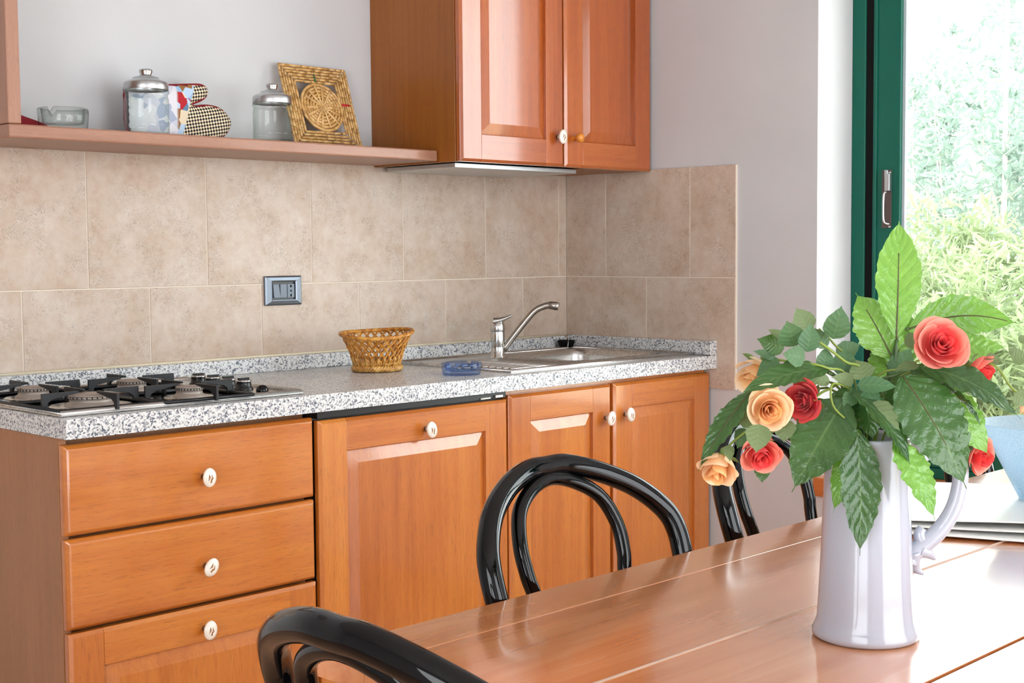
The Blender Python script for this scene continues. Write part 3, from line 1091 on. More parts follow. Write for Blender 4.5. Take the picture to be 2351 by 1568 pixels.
tp = on(1143, 822, 2, zt)
tap = thing('mixer_tap', 'chrome single-lever mixer tap with a swan spout, standing behind the sink', 'tap', (tp.x, tp.y, zt))
m = MB()
m.lathe([(0.024, 0), (0.024, 0.004), (0.0205, 0.007), (0.0202, 0.033)], 28, tp)
m.lathe([(0.0196, 0.0335), (0.0200, 0.0355), (0.0206, 0.075), (0.0200, 0.078)], 28, tp)
obj('body', m, chrome, tap)
m = MB()
m.lathe([(0.0205, 0.079), (0.0215, 0.083), (0.0210, 0.096), (0.017, 0.106), (0.009, 0.112), (0.0001, 0.113)], 28, tp)
sd = (at(1258, 705, 3.75) - at(1143, 705, 3.75)); sd.z = 0; sd.normalize()
B0 = Vector((tp.x, tp.y, zt))
p0 = B0 + Vector((0, 0, 0.100))
rows = []
perp = sd.cross(Vector((0, 0, 1)))
for t in range(9):
    q = t / 8
    c = p0 - sd * 0.012 + sd * (0.052 * q) + Vector((0, 0, 0.008 + 0.016 * q ** 1.6))
    w_ = 0.019 * (1 - 0.45 * q)
    h_ = 0.010 * (1 - 0.75 * q) + 0.002
    rows.append([c + perp * w_ * math.cos(a) + Vector((0, 0, h_)) * math.sin(a) for a in [TAU * k / 14 for k in range(14)]])
m.grid(rows, closed_u=True, uv=False)
obj('lever', m, chrome, tap)
sp0 = B0 + sd * 0.017 + Vector((0, 0, 0.024))
dir_tip = on(1236, 703, 1, tp.y - 0.05)
m = MB()
L_ = 0.135
zz = 0.13
pts = catmull([sp0, sp0 + sd * 0.030 + Vector((0, 0, 0.040)), sp0 + sd * 0.072 + Vector((0, 0, 0.092)), sp0 + sd * 0.096 + Vector((0, 0, 0.116)), sp0 + sd * 0.122 + Vector((0, 0, 0.127)), sp0 + sd * 0.132 + Vector((0, 0, 0.1285))], 5)
m.tube(pts, 0.0095, 14)
obj('spout', m, nickel, tap)
m = MB()
e0 = pts[-1]
m.tube([e0, e0 + sd * 0.004 + Vector((0, 0, .0006)), e0 + sd * 0.0045 + Vector((0, 0, .0006)), e0 + sd * 0.024 + Vector((0, 0, -0.002)), e0 + sd * 0.029 + Vector((0, 0, -0.004))], [0.0108, 0.0108, 0.0118, 0.0122, 0.0105], 14)
m.lathe([(0.0001, -0.013), (0.0075, -0.013), (0.0078, -0.008)], 12, e0 + sd * 0.021)
obj('aerator', m, nickel, tap)

pl = on(1303, 797, 2, zt)
pg = thing('sink_plug', 'black rubber sink plug with a thin chain, in the corner behind the sink', 'plug', (-0.075, -0.066, zt + .001))
m = MB()
m.lathe([(0.0001, 0), (0.021, 0), (0.027, 0.016), (0.0285, 0.021), (0.026, 0.0235), (0.0001, 0.0235)], 26, (-0.075, -0.066, zt + .001))
obj('stopper', m, rubber, pg)
m = MB()
ch = catmull([(-0.075, -0.066, zt + .026), (-0.070, -0.058, zt + .036), (-0.086, -0.085, zt + .030), (-0.098, -0.094, zt + .010), (-0.106, -0.1, zt + .002)], 5)
for q in ch:
    m.sphere(q, 0.0021, 6, 4)
m.tube(ch, 0.0007, 4)
obj('ball_chain', m, chrome, pg)

# ------------------------------------------------------------------ on the worktop
bk = on(866, 852, 2, WT_TOP)
bk = Vector((bk.x, bk.y, WT_TOP + .0012))
bas = thing('wicker_basket', 'honey-coloured open-weave wicker bread basket on the worktop', 'basket', bk)
BH = 0.098


def brad(q):
    return 0.058 + 0.036 * q ** 1.25


def brim(a):
    return BH * (1 + 0.07 * math.cos(a - 0.6) + 0.03 * math.cos(2 * a + 1))


def bpt(a, q, dr=0.0):
    r = brad(q) + dr
    return bk + Vector((r * 1.03 * math.cos(a), r * 0.95 * math.sin(a), 0.012 + (brim(a) - 0.012) * q))


wv = MB()
for fam in (1, -1):
    for k in range(26):
        for off in (-0.022, 0.022):
            a0 = TAU * k / 26 + off
            wv.tube([bpt(a0 + fam * 0.85 * (i / 10) ** 1.1, i / 10, 0.0018 * fam * math.cos(math.pi * i / 10 * 5)) for i in range(11)], 0.0016, 5)
o = obj('woven_strands', wv, wicker, bas); o['kind'] = 'stuff'
wv = MB()
for k in range(26):
    a0 = TAU * k / 26
    for off in (-0.05, 0.05):
        wv.tube([bpt(a0 + off * (1 - i / 3), 0.0 + 0.11 * i, 0.003) for i in range(4)], 0.0021, 5)
o = obj('lower_stakes', wv, wicker_l, bas); o['kind'] = 'stuff'


def rope(r0x, z0f, amp, strands, turns, rad, mat, nm):
    m = MB()
    for s_ in range(strands):
        pts = []
        for i in range(160):
            a = TAU * i / 160
            ph = turns * a + TAU * s_ / strands
            pts.append(bk + Vector(((r0x + amp * math.cos(ph)) * 1.03 * math.cos(a), (r0x + amp * math.cos(ph)) * 0.95 * math.sin(a), z0f(a) + amp * math.sin(ph))))
        m.tube(pts, rad, 6, closed=True)
    o = obj(nm, m, mat, bas)
    o['kind'] = 'stuff'


rope(0.0955, lambda a: brim(a) + 0.001, 0.0028, 4, 22, 0.0030, wicker, 'braided_rim')
rope(0.0605, lambda a: 0.0085, 0.0045, 3, 16, 0.0048, wicker_l, 'braided_foot')
rope(0.0600, lambda a: 0.0215, 0.002, 2, 26, 0.0024, wicker_l, 'waling')
m = MB()
m.lathe([(0.0001, 0.006), (0.058, 0.006), (0.058, 0.010), (0.0001, 0.010)], 28, bk)
obj('basket_base', m, wicker, bas)


def ashtray(name, label, c, r, h, mat, notches, wall=0.007, squeeze=1.0):
    """Pressed-glass ashtray: thick base, upright wall, half-round rests cut into the rim."""
    o = thing(name, label, 'ashtray', c)
    seg = 96
    rows_out, rows_in = [], []

    def rim(a):
        z = h
        for n_, wd_, dp in notches:
            dd = (a - n_ + math.pi) % TAU - math.pi
            if abs(dd) < wd_:
                z -= dp * math.sqrt(max(0, 1 - (dd / wd_) ** 2))
        return z

    prof = [('o', 0.0), ('o', 0.5), ('o', 0.93), ('i', 0.97), ('i', 0.6), ('i', 0.35)]
    rows = []
    rows.append([Vector((r * 0.90 * math.cos(TAU * k / seg), r * 0.90 * math.sin(TAU * k / seg), 0.0)) for k in range(seg)])
    for s_, q in prof:
        row = []
        for k in range(seg):
            a = TAU * k / seg
            z = rim(a)
            if s_ == 'o':
                rr = r * (0.945 + 0.055 * q); zz = max(0.0025, z * q)
            else:
                rr = r - wall - (1 - q) * 0.006; zz = max(h * 0.30, z * q if q > 0.9 else z * q)
            row.append(Vector((rr * math.cos(a), rr * math.sin(a), zz)))
        rows.append(row)
    rows.append([Vector(((r - wall - .012) * math.cos(TAU * k / seg), (r - wall - .012) * math.sin(TAU * k / seg), h * 0.27)) for k in range(seg)])
    rows.append([Vector((1e-4 * math.cos(TAU * k / seg), 1e-4 * math.sin(TAU * k / seg), h * 0.25)) for k in range(seg)])
    rows.insert(0, [Vector((1e-4 * math.cos(TAU * k / seg), 1e-4 * math.sin(TAU * k / seg), 0.001)) for k in range(seg)])
    m = MB()
    m.grid([[p + Vector(c) for p in r_] for r_ in rows], closed_u=True, uv=False)
    obj('glass_dish', m, mat, o)
    return o


pb = on(1062, 862, 2, WT_TOP)
pb = Vector((pb.x + 0.02, pb.y + 0.025, WT_TOP + .0003))
ashtray('glass_ashtray', 'round blue glass ashtray on the worktop in front of the draining board', pb, 0.052, 0.033, blue_glass,
        [(math.radians(a), 0.13, 0.010) for a in (20, 110, 200, 290)])

# ------------------------------------------------------------------ socket
so_ = thing('wall_socket', 'brushed metal switch and socket plate on the tiled wall', 'socket', (-1.1415, 0, 1.0825))
SX, SZ = -1.1415, 1.0825
m = MB()
W2, H2 = 0.060, 0.0395
w1, h1 = 0.0375, 0.0235
rows = []
for y, xw, zh in ((-0.0005, W2, H2), (-0.006, W2, H2), (-0.0095, W2 - .004, H2 - .004), (-0.0115, w1 + .004, h1 + .004), (-0.010, w1, h1), (-0.005, w1, h1)):
    rows.append([(SX - xw, y, SZ - zh), (SX + xw, y, SZ - zh), (SX + xw, y, SZ + zh), (SX - xw, y, SZ + zh)])
m.grid(rows, closed_u=True, smooth=False, uv=False)
obj('cover_plate', m, brushed('grey_plate_metal', (128, 136, 146), 0.3, (300, 300, 8)), so_, bevel=0.0008)
obj('back_plate', MB().box(SX - w1, SX + w1, -0.0045, -0.0005, SZ - h1, SZ + h1), black_plastic, so_)
slate = plain('slate_grey_plastic', (112, 124, 138), 0.4)
for k in range(2):
    m = MB()
    x0 = SX - 0.0335 + k * 0.0225
    tilt = 0.0025 if k == 0 else 0
    m.v += [(x0, -0.004, SZ - .019), (x0 + .0215, -0.004, SZ - .019), (x0 + .0215, -0.004, SZ + .017), (x0, -0.004, SZ + .017),
            (x0, -0.0085 - tilt, SZ - .019), (x0 + .0215, -0.0085 - tilt, SZ - .019), (x0 + .0215 - tilt, -0.0085 + tilt, SZ + .017), (x0, -0.0085 + tilt, SZ + .017)]
    for q in ((3, 2, 1, 0), (4, 5, 6, 7), (0, 1, 5, 4), (1, 2, 6, 5), (2, 3, 7, 6), (3, 0, 4, 7)):
        m.face(list(q))
    obj('rocker_switch', m, slate, so_, bevel=0.0006)
m = MB()
m.box(SX + 0.0125, SX + 0.0345, -0.0085, -0.004, SZ - .019, SZ + .017)
m.cur = 1
for dz in (-0.0135, -0.001, 0.0115):
    m.lathe([(0.0026, 0.0), (0.0026, 0.0003), (0.0001, 0.0003)], 12, (SX + 0.0235, -0.0085, SZ + dz), Matrix.Rotation(math.radians(90), 3, 'X') @ Matrix.Diagonal((1, 1.5 if abs(dz) > .005 else 1, 1)).to_3x3())
obj('socket_module', m, [slate, rubber], so_)

# ------------------------------------------------------------------ wall shelf
SH_T, SH_B, SH_F = 1.4575, 1.4285, -0.270
sh = thing('wall_shelf', 'rosy brown wooden wall shelf with an upright at its left end', 'shelf', (-1.42, -0.13, SH_B))
obj('shelf_board', MB().box(-2.0265, -0.8145, SH_F, -0.001, SH_B, SH_T), shelf_w, sh, bevel=0.004)
obj('upright', MB().box(-2.0275, -1.9975, SH_F, 0.008, SH_T + .0005, 2.2), shelf_v, sh, bevel=0.003)


def jar(name, label, px, pw, ptop, plid, y, lidf=0.97):
    """Glass storage jar with a pressed metal lid; sizes read at its own distance."""
    c = on(px, 300, 1, y)
    dep = (c - CAM).dot(FW)
    r = pw / 2 * dep / F
    top = on(px, ptop, 1, y).z
    hgt = top - SH_T
    lidz = on(px, plid, 1, y).z - SH_T        # lid's lower edge
    B = Vector((c.x, c.y, SH_T + .0003))
    o = thing(name, label, 'jar', B, 0, 'glass jars on the shelf')
    m = MB()
    g = 0.003
    m.lathe([(0.0001, 0.0), (r * 0.9, 0.0), (r * 0.97, 0.003), (r * 0.97, lidz * 0.22), (r * 0.985, lidz * 0.235), (r * 0.97, lidz * 0.25), (r * 0.97, lidz * 0.80), (r * 0.93, lidz * 0.86), (r * 0.93, lidz * 0.90), (r, lidz * 0.93), (r, lidz * 0.97), (r * 0.93, lidz), (r * 0.90, lidz)], 48, B)
    m.lathe([(0.0001, 0.007), (r * 0.8, 0.006), (r * 0.93, 0.010)], 48, B)
    obj('glass_body', m, jar_glass, o)
    m = MB()
    hr = hgt - lidz
    R_ = r * lidf
    m.lathe([(R_, lidz - 0.001), (R_ * 1.01, lidz), (R_, lidz + hr * 0.30), (R_ * 0.95, lidz + hr * 0.38), (R_ * 0.8, lidz + hr * 0.44), (R_ * 0.62, lidz + hr * 0.52), (R_ * 0.58, lidz + hr * 0.60), (R_ * 0.36, lidz + hr * 0.66), (R_ * 0.3, lidz + hr * 0.70)], 48, B)
    lo = obj('lid', m, alu, o)
    m = MB()
    m.lathe([(R_ * 0.28, lidz + hr * 0.69), (R_ * 0.26, lidz + hr * 0.75), (R_ * 0.30, lidz + hr * 0.86), (R_ * 0.31, lidz + hr * 0.94), (R_ * 0.27, hgt), (0.0001, hgt)], 28, B)
    obj('lid_knob', m, chrome, lo)
    return o


jar('glass_jar', 'taller glass storage jar with metal lid, in front of the oven mitt on the shelf', 338, 103, 160, 207, -0.150)
jar('glass_jar', 'shorter glass storage jar with metal lid, beside the straw trivet on the shelf', 626, 91, 193, 238, -0.170)
pa = on(145, 280, 1, -0.17)
dep = (pa - CAM).dot(FW)
ashtray('glass_ashtray', 'round clear glass ashtray at the left end of the wall shelf', Vector((pa.x, pa.y, SH_T + .0003)), 57 * dep / F,
        on(145, 247, 1, -0.17).z - SH_T, clear_glass, [(math.radians(a), 0.14, 0.011) for a in (-150, -30, 90)])

# folded dark red pot holder at the shelf's end
ph = Vector((-1.925, -0.09, SH_T + .0004))
ph_h = on(62, 258, 1, -0.09).z - SH_T
rows = []
for i in range(9):
    v_ = i / 8
    row = []
    for j in range(13):
        u_ = j / 12
        x = (u_ - 0.5) * 0.14
        y = (v_ - 0.5) * 0.10
        z = 0.004 + (ph_h - .004) * (max(0, 1 - abs(u_ - 0.38) / 0.62)) ** 0.7 * (1 - (2 * v_ - 1) ** 4) ** 0.5 + 0.002 * math.sin(9 * u_)
        row.append(ph + Vector((x, y, z)))
    rows.append(row)
m = MB(); m.grid(rows)
bot = [[Vector((p.x, p.y, ph.z)) for p in r_] for r_ in rows]
m.grid([r_[::-1] for r_ in bot])
m.grid([rows[0][::-1], bot[0][::-1]]); m.grid([rows[-1], bot[-1]]); m.grid([[r_[0] for r_ in rows], [r_[0] for r_ in bot]]); m.grid([[r_[-1] for r_ in rows][::-1], [r_[-1] for r_ in bot][::-1]])
tag(obj('pot_holder', m, red_cloth), 'folded dark red pot holder behind the clear ashtray on the shelf', 'pot holder')

# oven mitt: padded outline standing on the shelf against the wall
MY = -0.075


def mp_(px, py):
    p = on(px, py, 1, MY)
    return (p.x, p.z)


lob = [(286, 200), (287, 240), (292, 300), (330, 318), (400, 330), (440, 332), (480, 330), (505, 318), (522, 300), (527, 282), (520, 266), (506, 252), (488, 245), (466, 243), (447, 245), (437, 240), (448, 235), (462, 229), (472, 220), (474, 208), (468, 199), (455, 195), (430, 195), (395, 196), (340, 196), (300, 192)]
oc = [Vector((p[0], 0, max(p[1], SH_T + .004))) for p in [mp_(*q) for q in lob]]
oc = catmull(oc, 4, closed=True)
nO = len(oc)
poly2 = [(p.x, p.z) for p in oc]
x0m, x1m = min(p.x for p in oc), max(p.x for p in oc)
z0m, z1m = min(p.z for p in oc), max(p.z for p in oc)


def inside(x, z):
    c_ = False
    for (xa, za), (xb, zb) in zip(poly2, poly2[1:] + poly2[:1]):
        if (za > z) != (zb > z) and x < (xb - xa) * (z - za) / (zb - za) + xa:
            c_ = not c_
    return c_


def edge_dist(x, z):
    return min(math.hypot(x - a, z - b) for a, b in poly2)


gn, gm = 72, 44
hts = {}
for i in range(gn + 1):
    for j in range(gm + 1):
        x, z = x0m + (x1m - x0m) * i / gn, z0m + (z1m - z0m) * j / gm
        if inside(x, z):
            q = min(1.0, edge_dist(x, z) / 0.026)
            hts[i, j] = 0.003 + 0.016 * math.sqrt(1 - (1 - q) ** 2)
m = MB()
for sgn in (-1, 1):
    idx = {}
    for (i, j), h_ in hts.items():
        idx[i, j] = len(m.v)
        m.v.append((x0m + (x1m - x0m) * i / gn, MY + sgn * h_, z0m + (z1m - z0m) * j / gm))
    for (i, j) in hts:
        k4 = [(i, j), (i + 1, j), (i + 1, j + 1), (i, j + 1)]
        if all(k in idx for k in k4):
            if sgn > 0:
                k4 = k4[::-1]
            m.face([idx[k] for k in k4], True, [(k[0] / gn, k[1] / gm * (z1m - z0m) / (x1m - x0m)) for k in k4])
mt = thing('oven_mitt', 'padded oven mitt with checked thumb and hand, leaning behind the taller jar', 'oven mitt', ((x0m + x1m) / 2, MY, SH_T))
obj('padded_shell', m, mitt_m, mt)
m = MB()
m.tube([Vector((p.x, MY, p.z)) for p in oc], 0.0034, 8, closed=True)
obj('red_binding', m, red_cloth, mt)

# straw trivet leaning on the wall
tl = on(632, 145, 1, -0.012)
trr = on(788, 162, 1, -0.012)
tw = trr.x - tl.x
tz = (tl.z + trr.z) / 2
y_bot = -0.090
TB = Vector(((tl.x + trr.x) / 2, y_bot, SH_T + .001))
upv = Vector((0, -0.014 - y_bot, tz - TB.z))
TH = upv.length
upv.normalize()
nrm = Vector((0, -upv.z, upv.y))
tv = thing('straw_trivet', 'square woven straw trivet with a spoked disc in its frame, leaning on the wall', 'trivet', TB)


def tpt(a, b, c=0.0):
    return TB + Vector((a * tw, 0, 0)) + upv * (b * TH) + nrm * c


sb = MB()
NR = 6
bw = 0.215
rad = bw / NR * tw / 2 * 0.95
for sgn_side in range(4):
    for k in range(NR):
        e_ = (k + 0.5) * bw / NR
        # one straw row along this side, mitred at the corners, broken into lengths
        s0, s1 = e_ * 1.0, 1 - e_ * 1.0
        pos = s0
        while pos < s1 - 0.01:
            nx = min(s1, pos + R.uniform(0.08, 0.2))
            pr = []
            for q in (pos, nx - 0.004):
                if sgn_side == 0:
                    a, b = q - .5, e_
                elif sgn_side == 1:
                    a, b = q - .5, 1 - e_
                elif sgn_side == 2:
                    a, b = e_ - .5, q
                else:
                    a, b = .5 - e_, q
                pr.append(tpt(a, b, 0.004 + R.uniform(-.0008, .0008)))
            sb.tube(pr, rad * R.uniform(0.85, 1.05), 6)
            pos = nx
o = obj('straw_border', sb, straw, tv); o['kind'] = 'stuff'
sd_ = MB()
cx_, cy_ = 0.02, 0.5
RD = 0.30 * tw
for k in range(1, 8):
    rr = RD * k / 7.3
    n = 40
    sd_.tube([tpt(cx_, cy_) + Vector((rr * math.cos(TAU * i / n), 0, 0)) + upv * rr * math.sin(TAU * i / n) + nrm * (0.004 + .0006 * math.sin(i * 2.1 + k)) for i in range(n)], RD / 15, 6, closed=True)
o = obj('coiled_disc', sd_, straw, tv); o['kind'] = 'stuff'
for k in range(14):
    a = TAU * k / 14 + R.uniform(-.08, .08)
    q = MB()
    r1 = RD * R.uniform(0.8, 0.98)
    d2 = Vector((math.cos(a), 0, 0)) + upv * math.sin(a)
    q.tube([tpt(cx_, cy_) + nrm * 0.0085, tpt(cx_, cy_) + d2 * r1 * 0.5 + nrm * 0.0092, tpt(cx_, cy_) + d2 * r1 + nrm * 0.0088], [0.0015, 0.0036, 0.0046], 6, flat=0.35, up=nrm)
    obj('straw_spoke', q, straw_l, tv)
q = MB(); q.tube([tpt(-0.005, 0.80, .0085), tpt(-0.008, 0.90, .0085)], [0.0036, 0.0012], 6, flat=.4, up=nrm); obj('green_straw', q, straw_g, tv)
q = MB(); q.tube([tpt(0.315, 0.545, .0085), tpt(0.44, 0.545, .0085)], [0.0042, 0.0022], 6, flat=.4, up=nrm); obj('red_straw', q, straw_r, tv)

# ------------------------------------------------------------------ upper cabinet
UC_X0, UC_F, UC_B, UC_T = -0.813, -0.338, 1.427, 2.2
uc = thing('wall_cabinet', 'dark cherry wall cabinet with two panelled doors above the sink', 'cabinet', (-0.407, -0.17, UC_B))
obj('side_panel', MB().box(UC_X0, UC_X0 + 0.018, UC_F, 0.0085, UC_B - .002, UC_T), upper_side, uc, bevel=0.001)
m = MB()
m.box(-0.019, -0.002, UC_F, 0.0, UC_B, UC_T)
m.box(UC_X0 + .018, -0.019, UC_F, 0.0085, UC_T - .018, UC_T)
m.box(UC_X0 + .018, -0.019, -0.012, 0.0085, TILE_TOP + .005, UC_T - .018)
m.box(-0.28, -0.019, UC_F + .002, -0.013, UC_B - .001, UC_B + .016)
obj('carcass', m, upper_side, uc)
m = MB()
m.box(UC_X0 + .03, -0.29, -0.305, -0.02, UC_B - 0.016, UC_B - 0.002)
obj('drip_tray', m, alu, uc, bevel=0.002)
UF = -0.360
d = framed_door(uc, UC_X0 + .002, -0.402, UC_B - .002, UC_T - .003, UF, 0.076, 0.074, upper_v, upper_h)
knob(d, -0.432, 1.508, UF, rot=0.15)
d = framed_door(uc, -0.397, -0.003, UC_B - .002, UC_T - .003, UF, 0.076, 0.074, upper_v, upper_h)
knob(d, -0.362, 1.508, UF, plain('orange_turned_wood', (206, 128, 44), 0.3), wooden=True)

# ------------------------------------------------------------------ table
TZ = 0.75
TX0, TX1 = -2.462, -0.55
table = thing('dining_table', 'long brown plank dining table with a worn glossy top', 'table', (-1.5, -2.28, 0))
pl_y = [-1.858, -1.942, -2.1575, -2.397, -2.614, -2.70]
for a, b in zip(pl_y[:-1], pl_y[1:]):
    g = 0.0027 if abs(a + 2.397) < .01 else 0.0003
    g2 = 0.0027 if abs(b + 2.397) < .01 else 0.0003
    obj('plank', MB().box(TX0, TX1, a - g, b + g2, TZ - 0.028 + .0004 * (a < -2.2), TZ), table_w, table, bevel=0.0007)
m = MB()
m.tube([(TX0 + .002, -2.1575, TZ - .0006), (TX1 - .002, -2.1575, TZ - .0006)], 0.0024, 6)
obj('joint_filler', m, plain('pale_joint_filler', (190, 160, 140), 0.6), table)
for y in (-1.94, -2.62):
    obj('apron', MB().box(TX0 + .09, TX1 - .09, y - .011, y + .011, TZ - .115, TZ - .0285), table_w, table)
for x in (TX0 + .085, TX1 - .085):
    obj('apron', MB().box(x - .011, x + .011, -2.605, -1.955, TZ - .115, TZ - .0285), table_w, table)
    for y in (-1.945, -2.615):
        obj('leg', MB().box(x - .035, x + .035, y - .035, y + .035, 0.0005, TZ - .0288), table_w, table, bevel=0.004)

# ------------------------------------------------------------------ bentwood chairs
OU = [(.0, .880), (.04, .879), (.095, .864), (.147, .839), (.182, .806), (.194, .775), (.193, .73), (.184, .68), (.174, .62), (.168, .54), (.168, .46)]
IN = [(.0, .865), (.043, .856), (.083, .832), (.101, .792), (.101, .753), (.095, .728), (.086, .68), (.076, .62), (.070, .54), (.068, .475)]


def hoop(P_, off):
    full = [(-u, z) for u, z in P_[::-1]] + P_[1:]
    return [Vector((u, math.tan(math.radians(18)) * (z - .75) + off - 1.26 * u * u, z)) for u, z in full]


def make_chair(label):
    t = thing('bentwood_chair', label, 'chair', (0, 0, 0), 0, 'black bentwood chairs')
    o_ = hoop(OU, 0.0)
    lowL, lowR = o_[0], o_[-1]
    pts = [lowL + Vector((-.012, .075, -.455)), lowL + Vector((-.004, .03, -.26))] + o_ + [lowR + Vector((.004, .03, -.26)), lowR + Vector((.012, .075, -.455))]
    pts = catmull(pts, 6)
    rd = []
    for p in pts:
        rd.append(0.0155 if p.z > .5 else 0.0155 - 0.004 * (0.5 - p.z) / 0.5)
    obj('outer_hoop', MB().tube(pts, rd, 14), black_gloss, t, world=False)
    obj('inner_hoop', MB().tube(catmull(hoop(IN, -0.004), 6), 0.0105, 12), black_gloss, t, world=False)
    sc = Vector((0, -0.297, 0.455))
    m = MB()
    m.lathe([(0.155, -0.020), (0.183, -0.018), (0.190, -0.004), (0.188, 0.010), (0.178, 0.015), (0.160, 0.010)], 40, sc)
    obj('seat_ring', m, black_gloss, t, world=False)
    obj('seat', MB().lathe([(0.0001, 0.004), (0.160, 0.010), (0.160, 0.004), (0.0001, -0.002)], 40, sc), plain('black_seat', (20, 18, 17), 0.4) if 'black_seat' not in bpy.data.materials else bpy.data.materials['black_seat'], t, world=False)
    for sx in (-1, 1):
        obj('front_leg', MB().tube(catmull([(sx * .125, -0.455, 0.440), (sx * .135, -0.475, 0.25), (sx * .150, -0.500, 0.001)], 5), [0.0155 - .0003 * i for i in range(11)], 10), black_gloss, t, world=False)
    m = MB()
    m.tube([(0.150 * math.cos(TAU * k / 32), -0.300 + 0.155 * math.sin(TAU * k / 32), 0.235) for k in range(32)], 0.009, 8, closed=True)
    obj('leg_ring', m, black_gloss, t, world=False)
    return t


chairs = [(-1.963, -1.780, 0.8, 'black bentwood chair nearest the camera on the counter side of the table'),
          (-1.403, -1.735, 2.2, 'black bentwood chair half hidden by the hanging roses, on the counter side'),
          (-0.895, -1.735, 1.0, 'black bentwood chair farthest away, seen between the jug handle and the window'),
          (-2.652, -2.195, 88.6, 'black bentwood chair at the near end of the table, cropped by the bottom edge')]
first = None
for x, y, a, lab in chairs:
    c = make_chair(lab) if first is None else copy_tree(first)
    first = first or c
    c['label'] = lab
    c.location = (x, y, 0)
    c.rotation_euler = (0, 0, math.radians(a))

# ------------------------------------------------------------------ jug
J = on(1987, 1460, 2, TZ)
J = Vector((J.x, J.y, TZ + .0003))
D0 = (J - CAM).dot(FW)
K = D0 / F
jug = thing('white_jug', 'tall white ceramic jug with a curled handle, holding the flowers on the table', 'jug', J)
m = MB()
pr = [(0.0001, 0.0), (0.055, 0.0), (0.0585, 0.003), (0.0588, 0.008), (0.0560, 0.014), (0.0535, 0.022), (0.0520, 0.045), (0.0500, 0.085), (0.0482, 0.13), (0.0468, 0.17), (0.0465, 0.200), (0.0478, 0.218), (0.0492, 0.2235), (0.0478, 0.2255),
      (0.0450, 0.221), (0.0435, 0.19), (0.046, 0.10), (0.048, 0.03), (0.04, 0.008), (0.0001, 0.007)]
m.lathe(pr, 64, J)
obj('jug_body', m, jug_m, jug)
hd = Vector((RT.x, RT.y, 0)).normalized()


def jp(px, py):
    """Point in the handle's own plane (through the jug axis)."""
    dx = (px - 1987) * K
    dz = (1462 - py) * K * 1.002
    return J + hd * dx + Vector((0, 0, dz))


m = MB()
hp = catmull([jp(2078, 1012), jp(2108, 996), jp(2150, 996), jp(2182, 1020), jp(2199, 1068), jp(2198, 1120), jp(2184, 1172), jp(2156, 1217), jp(2122, 1248), jp(2092, 1272), jp(2080, 1290)], 5)
m.tube(hp, [0.0085 - 0.001 * math.sin(math.pi * i / (len(hp) - 1)) + 0.003 * (i / (len(hp) - 1)) ** 4 for i in range(len(hp))], 14, flat=1.15)
obj('handle', m, jug_m, jug)
m = MB()
m.tube(catmull([jp(2122, 1252), jp(2110, 1236), jp(2109, 1224), jp(2115, 1213)], 4), [0.0088 - .0003 * i for i in range(13)], 10)
m.tube(catmull([jp(2110, 1262), jp(2126, 1270), jp(2136, 1278), jp(2145, 1287)], 4), [0.0105 - .00075 * i for i in range(13)], 10)
m.tube(catmull([jp(2090, 1268), jp(2094, 1292), jp(2102, 1308), jp(2118, 1320)], 4), [0.0125 - .0009 * i for i in range(13)], 10)
obj('handle_thorns', m, jug_m, jug)
m = MB()
m.tube(catmull([jp(2084, 1006), jp(2100, 1026), jp(2113, 1046), jp(2120, 1060)], 4), [0.0075 - .0002 * i for i in range(13)], 10)
obj('thumb_scroll', m, jug_m, jug)


# ------------------------------------------------------------------ flowers
def leaf_mesh(base, tip, width, face, arch=0.08, cup=0.15, ruffle=0.12, serr=0.08, seed=0, n=36, mcols=10, sway=0.0, drip=0.08, fat=0.82, k=10):
    r = random.Random(seed)
    A = tip - base
    L = A.length
    a = A / L
    nr = (face - a * face.dot(a)).normalized()
    sd = a.cross(nr)
    ph1, ph2 = r.uniform(0, TAU), r.uniform(0, TAU)
    rows = []
    for i in range(n + 1):
        t = i / n
        # ovate outline with a drawn-out tip
        e = min(1.0, t / (1 - drip * 0.8)) if drip else t
        e = e ** fat
        w = max(0.0, math.sin(math.pi * min(1, e))) ** 0.78
        w = max(w, 0.05 * (1 - t))
        if i == n:
            w = 0.01
        if i == 0:
            w = 0.03
        w = max(w, 0.015) * width / 2
        row = []
        for j in range(mcols + 1):
            s_ = 2 * j / mcols - 1
            sg = abs(s_)
            pz = ph1 if s_ > 0 else ph2
            edge = 1 + serr * (0.6 * math.sin(TAU * k * t + pz) + 0.5 * math.sin(TAU * k * 0.43 * t + 2 * pz) + 0.25 * math.sin(TAU * k * 1.9 * t + 3 * pz)) * sg
            p = base + a * (L * t) + sd * (s_ * w * edge + sway * L * math.sin(math.pi * t))
            p += nr * (arch * L * math.sin(math.pi * t) + cup * sg ** 1.5 * w * 1.0)
            p += nr * ruffle * width * 0.5 * (w / (width / 2)) * sg ** 2 * (0.6 * math.sin(TAU * (k - 1) * 0.5 * t + pz) + 0.5 * math.sin(TAU * (k - 1) * t + 2 * pz))
            p += nr * 0.011 * width * math.sin(TAU * 9 * (t - 0.21 * sg) + 0.9 * math.sin(7 * t + pz)) * (sg * (1 - sg) * 4) * (w / (width / 2))
            row.append(p)
        rows.append(row)
    m = MB()
    m.grid(rows)
    rib = [rows[i][mcols // 2] for i in range(n + 1)]
    return m, rib


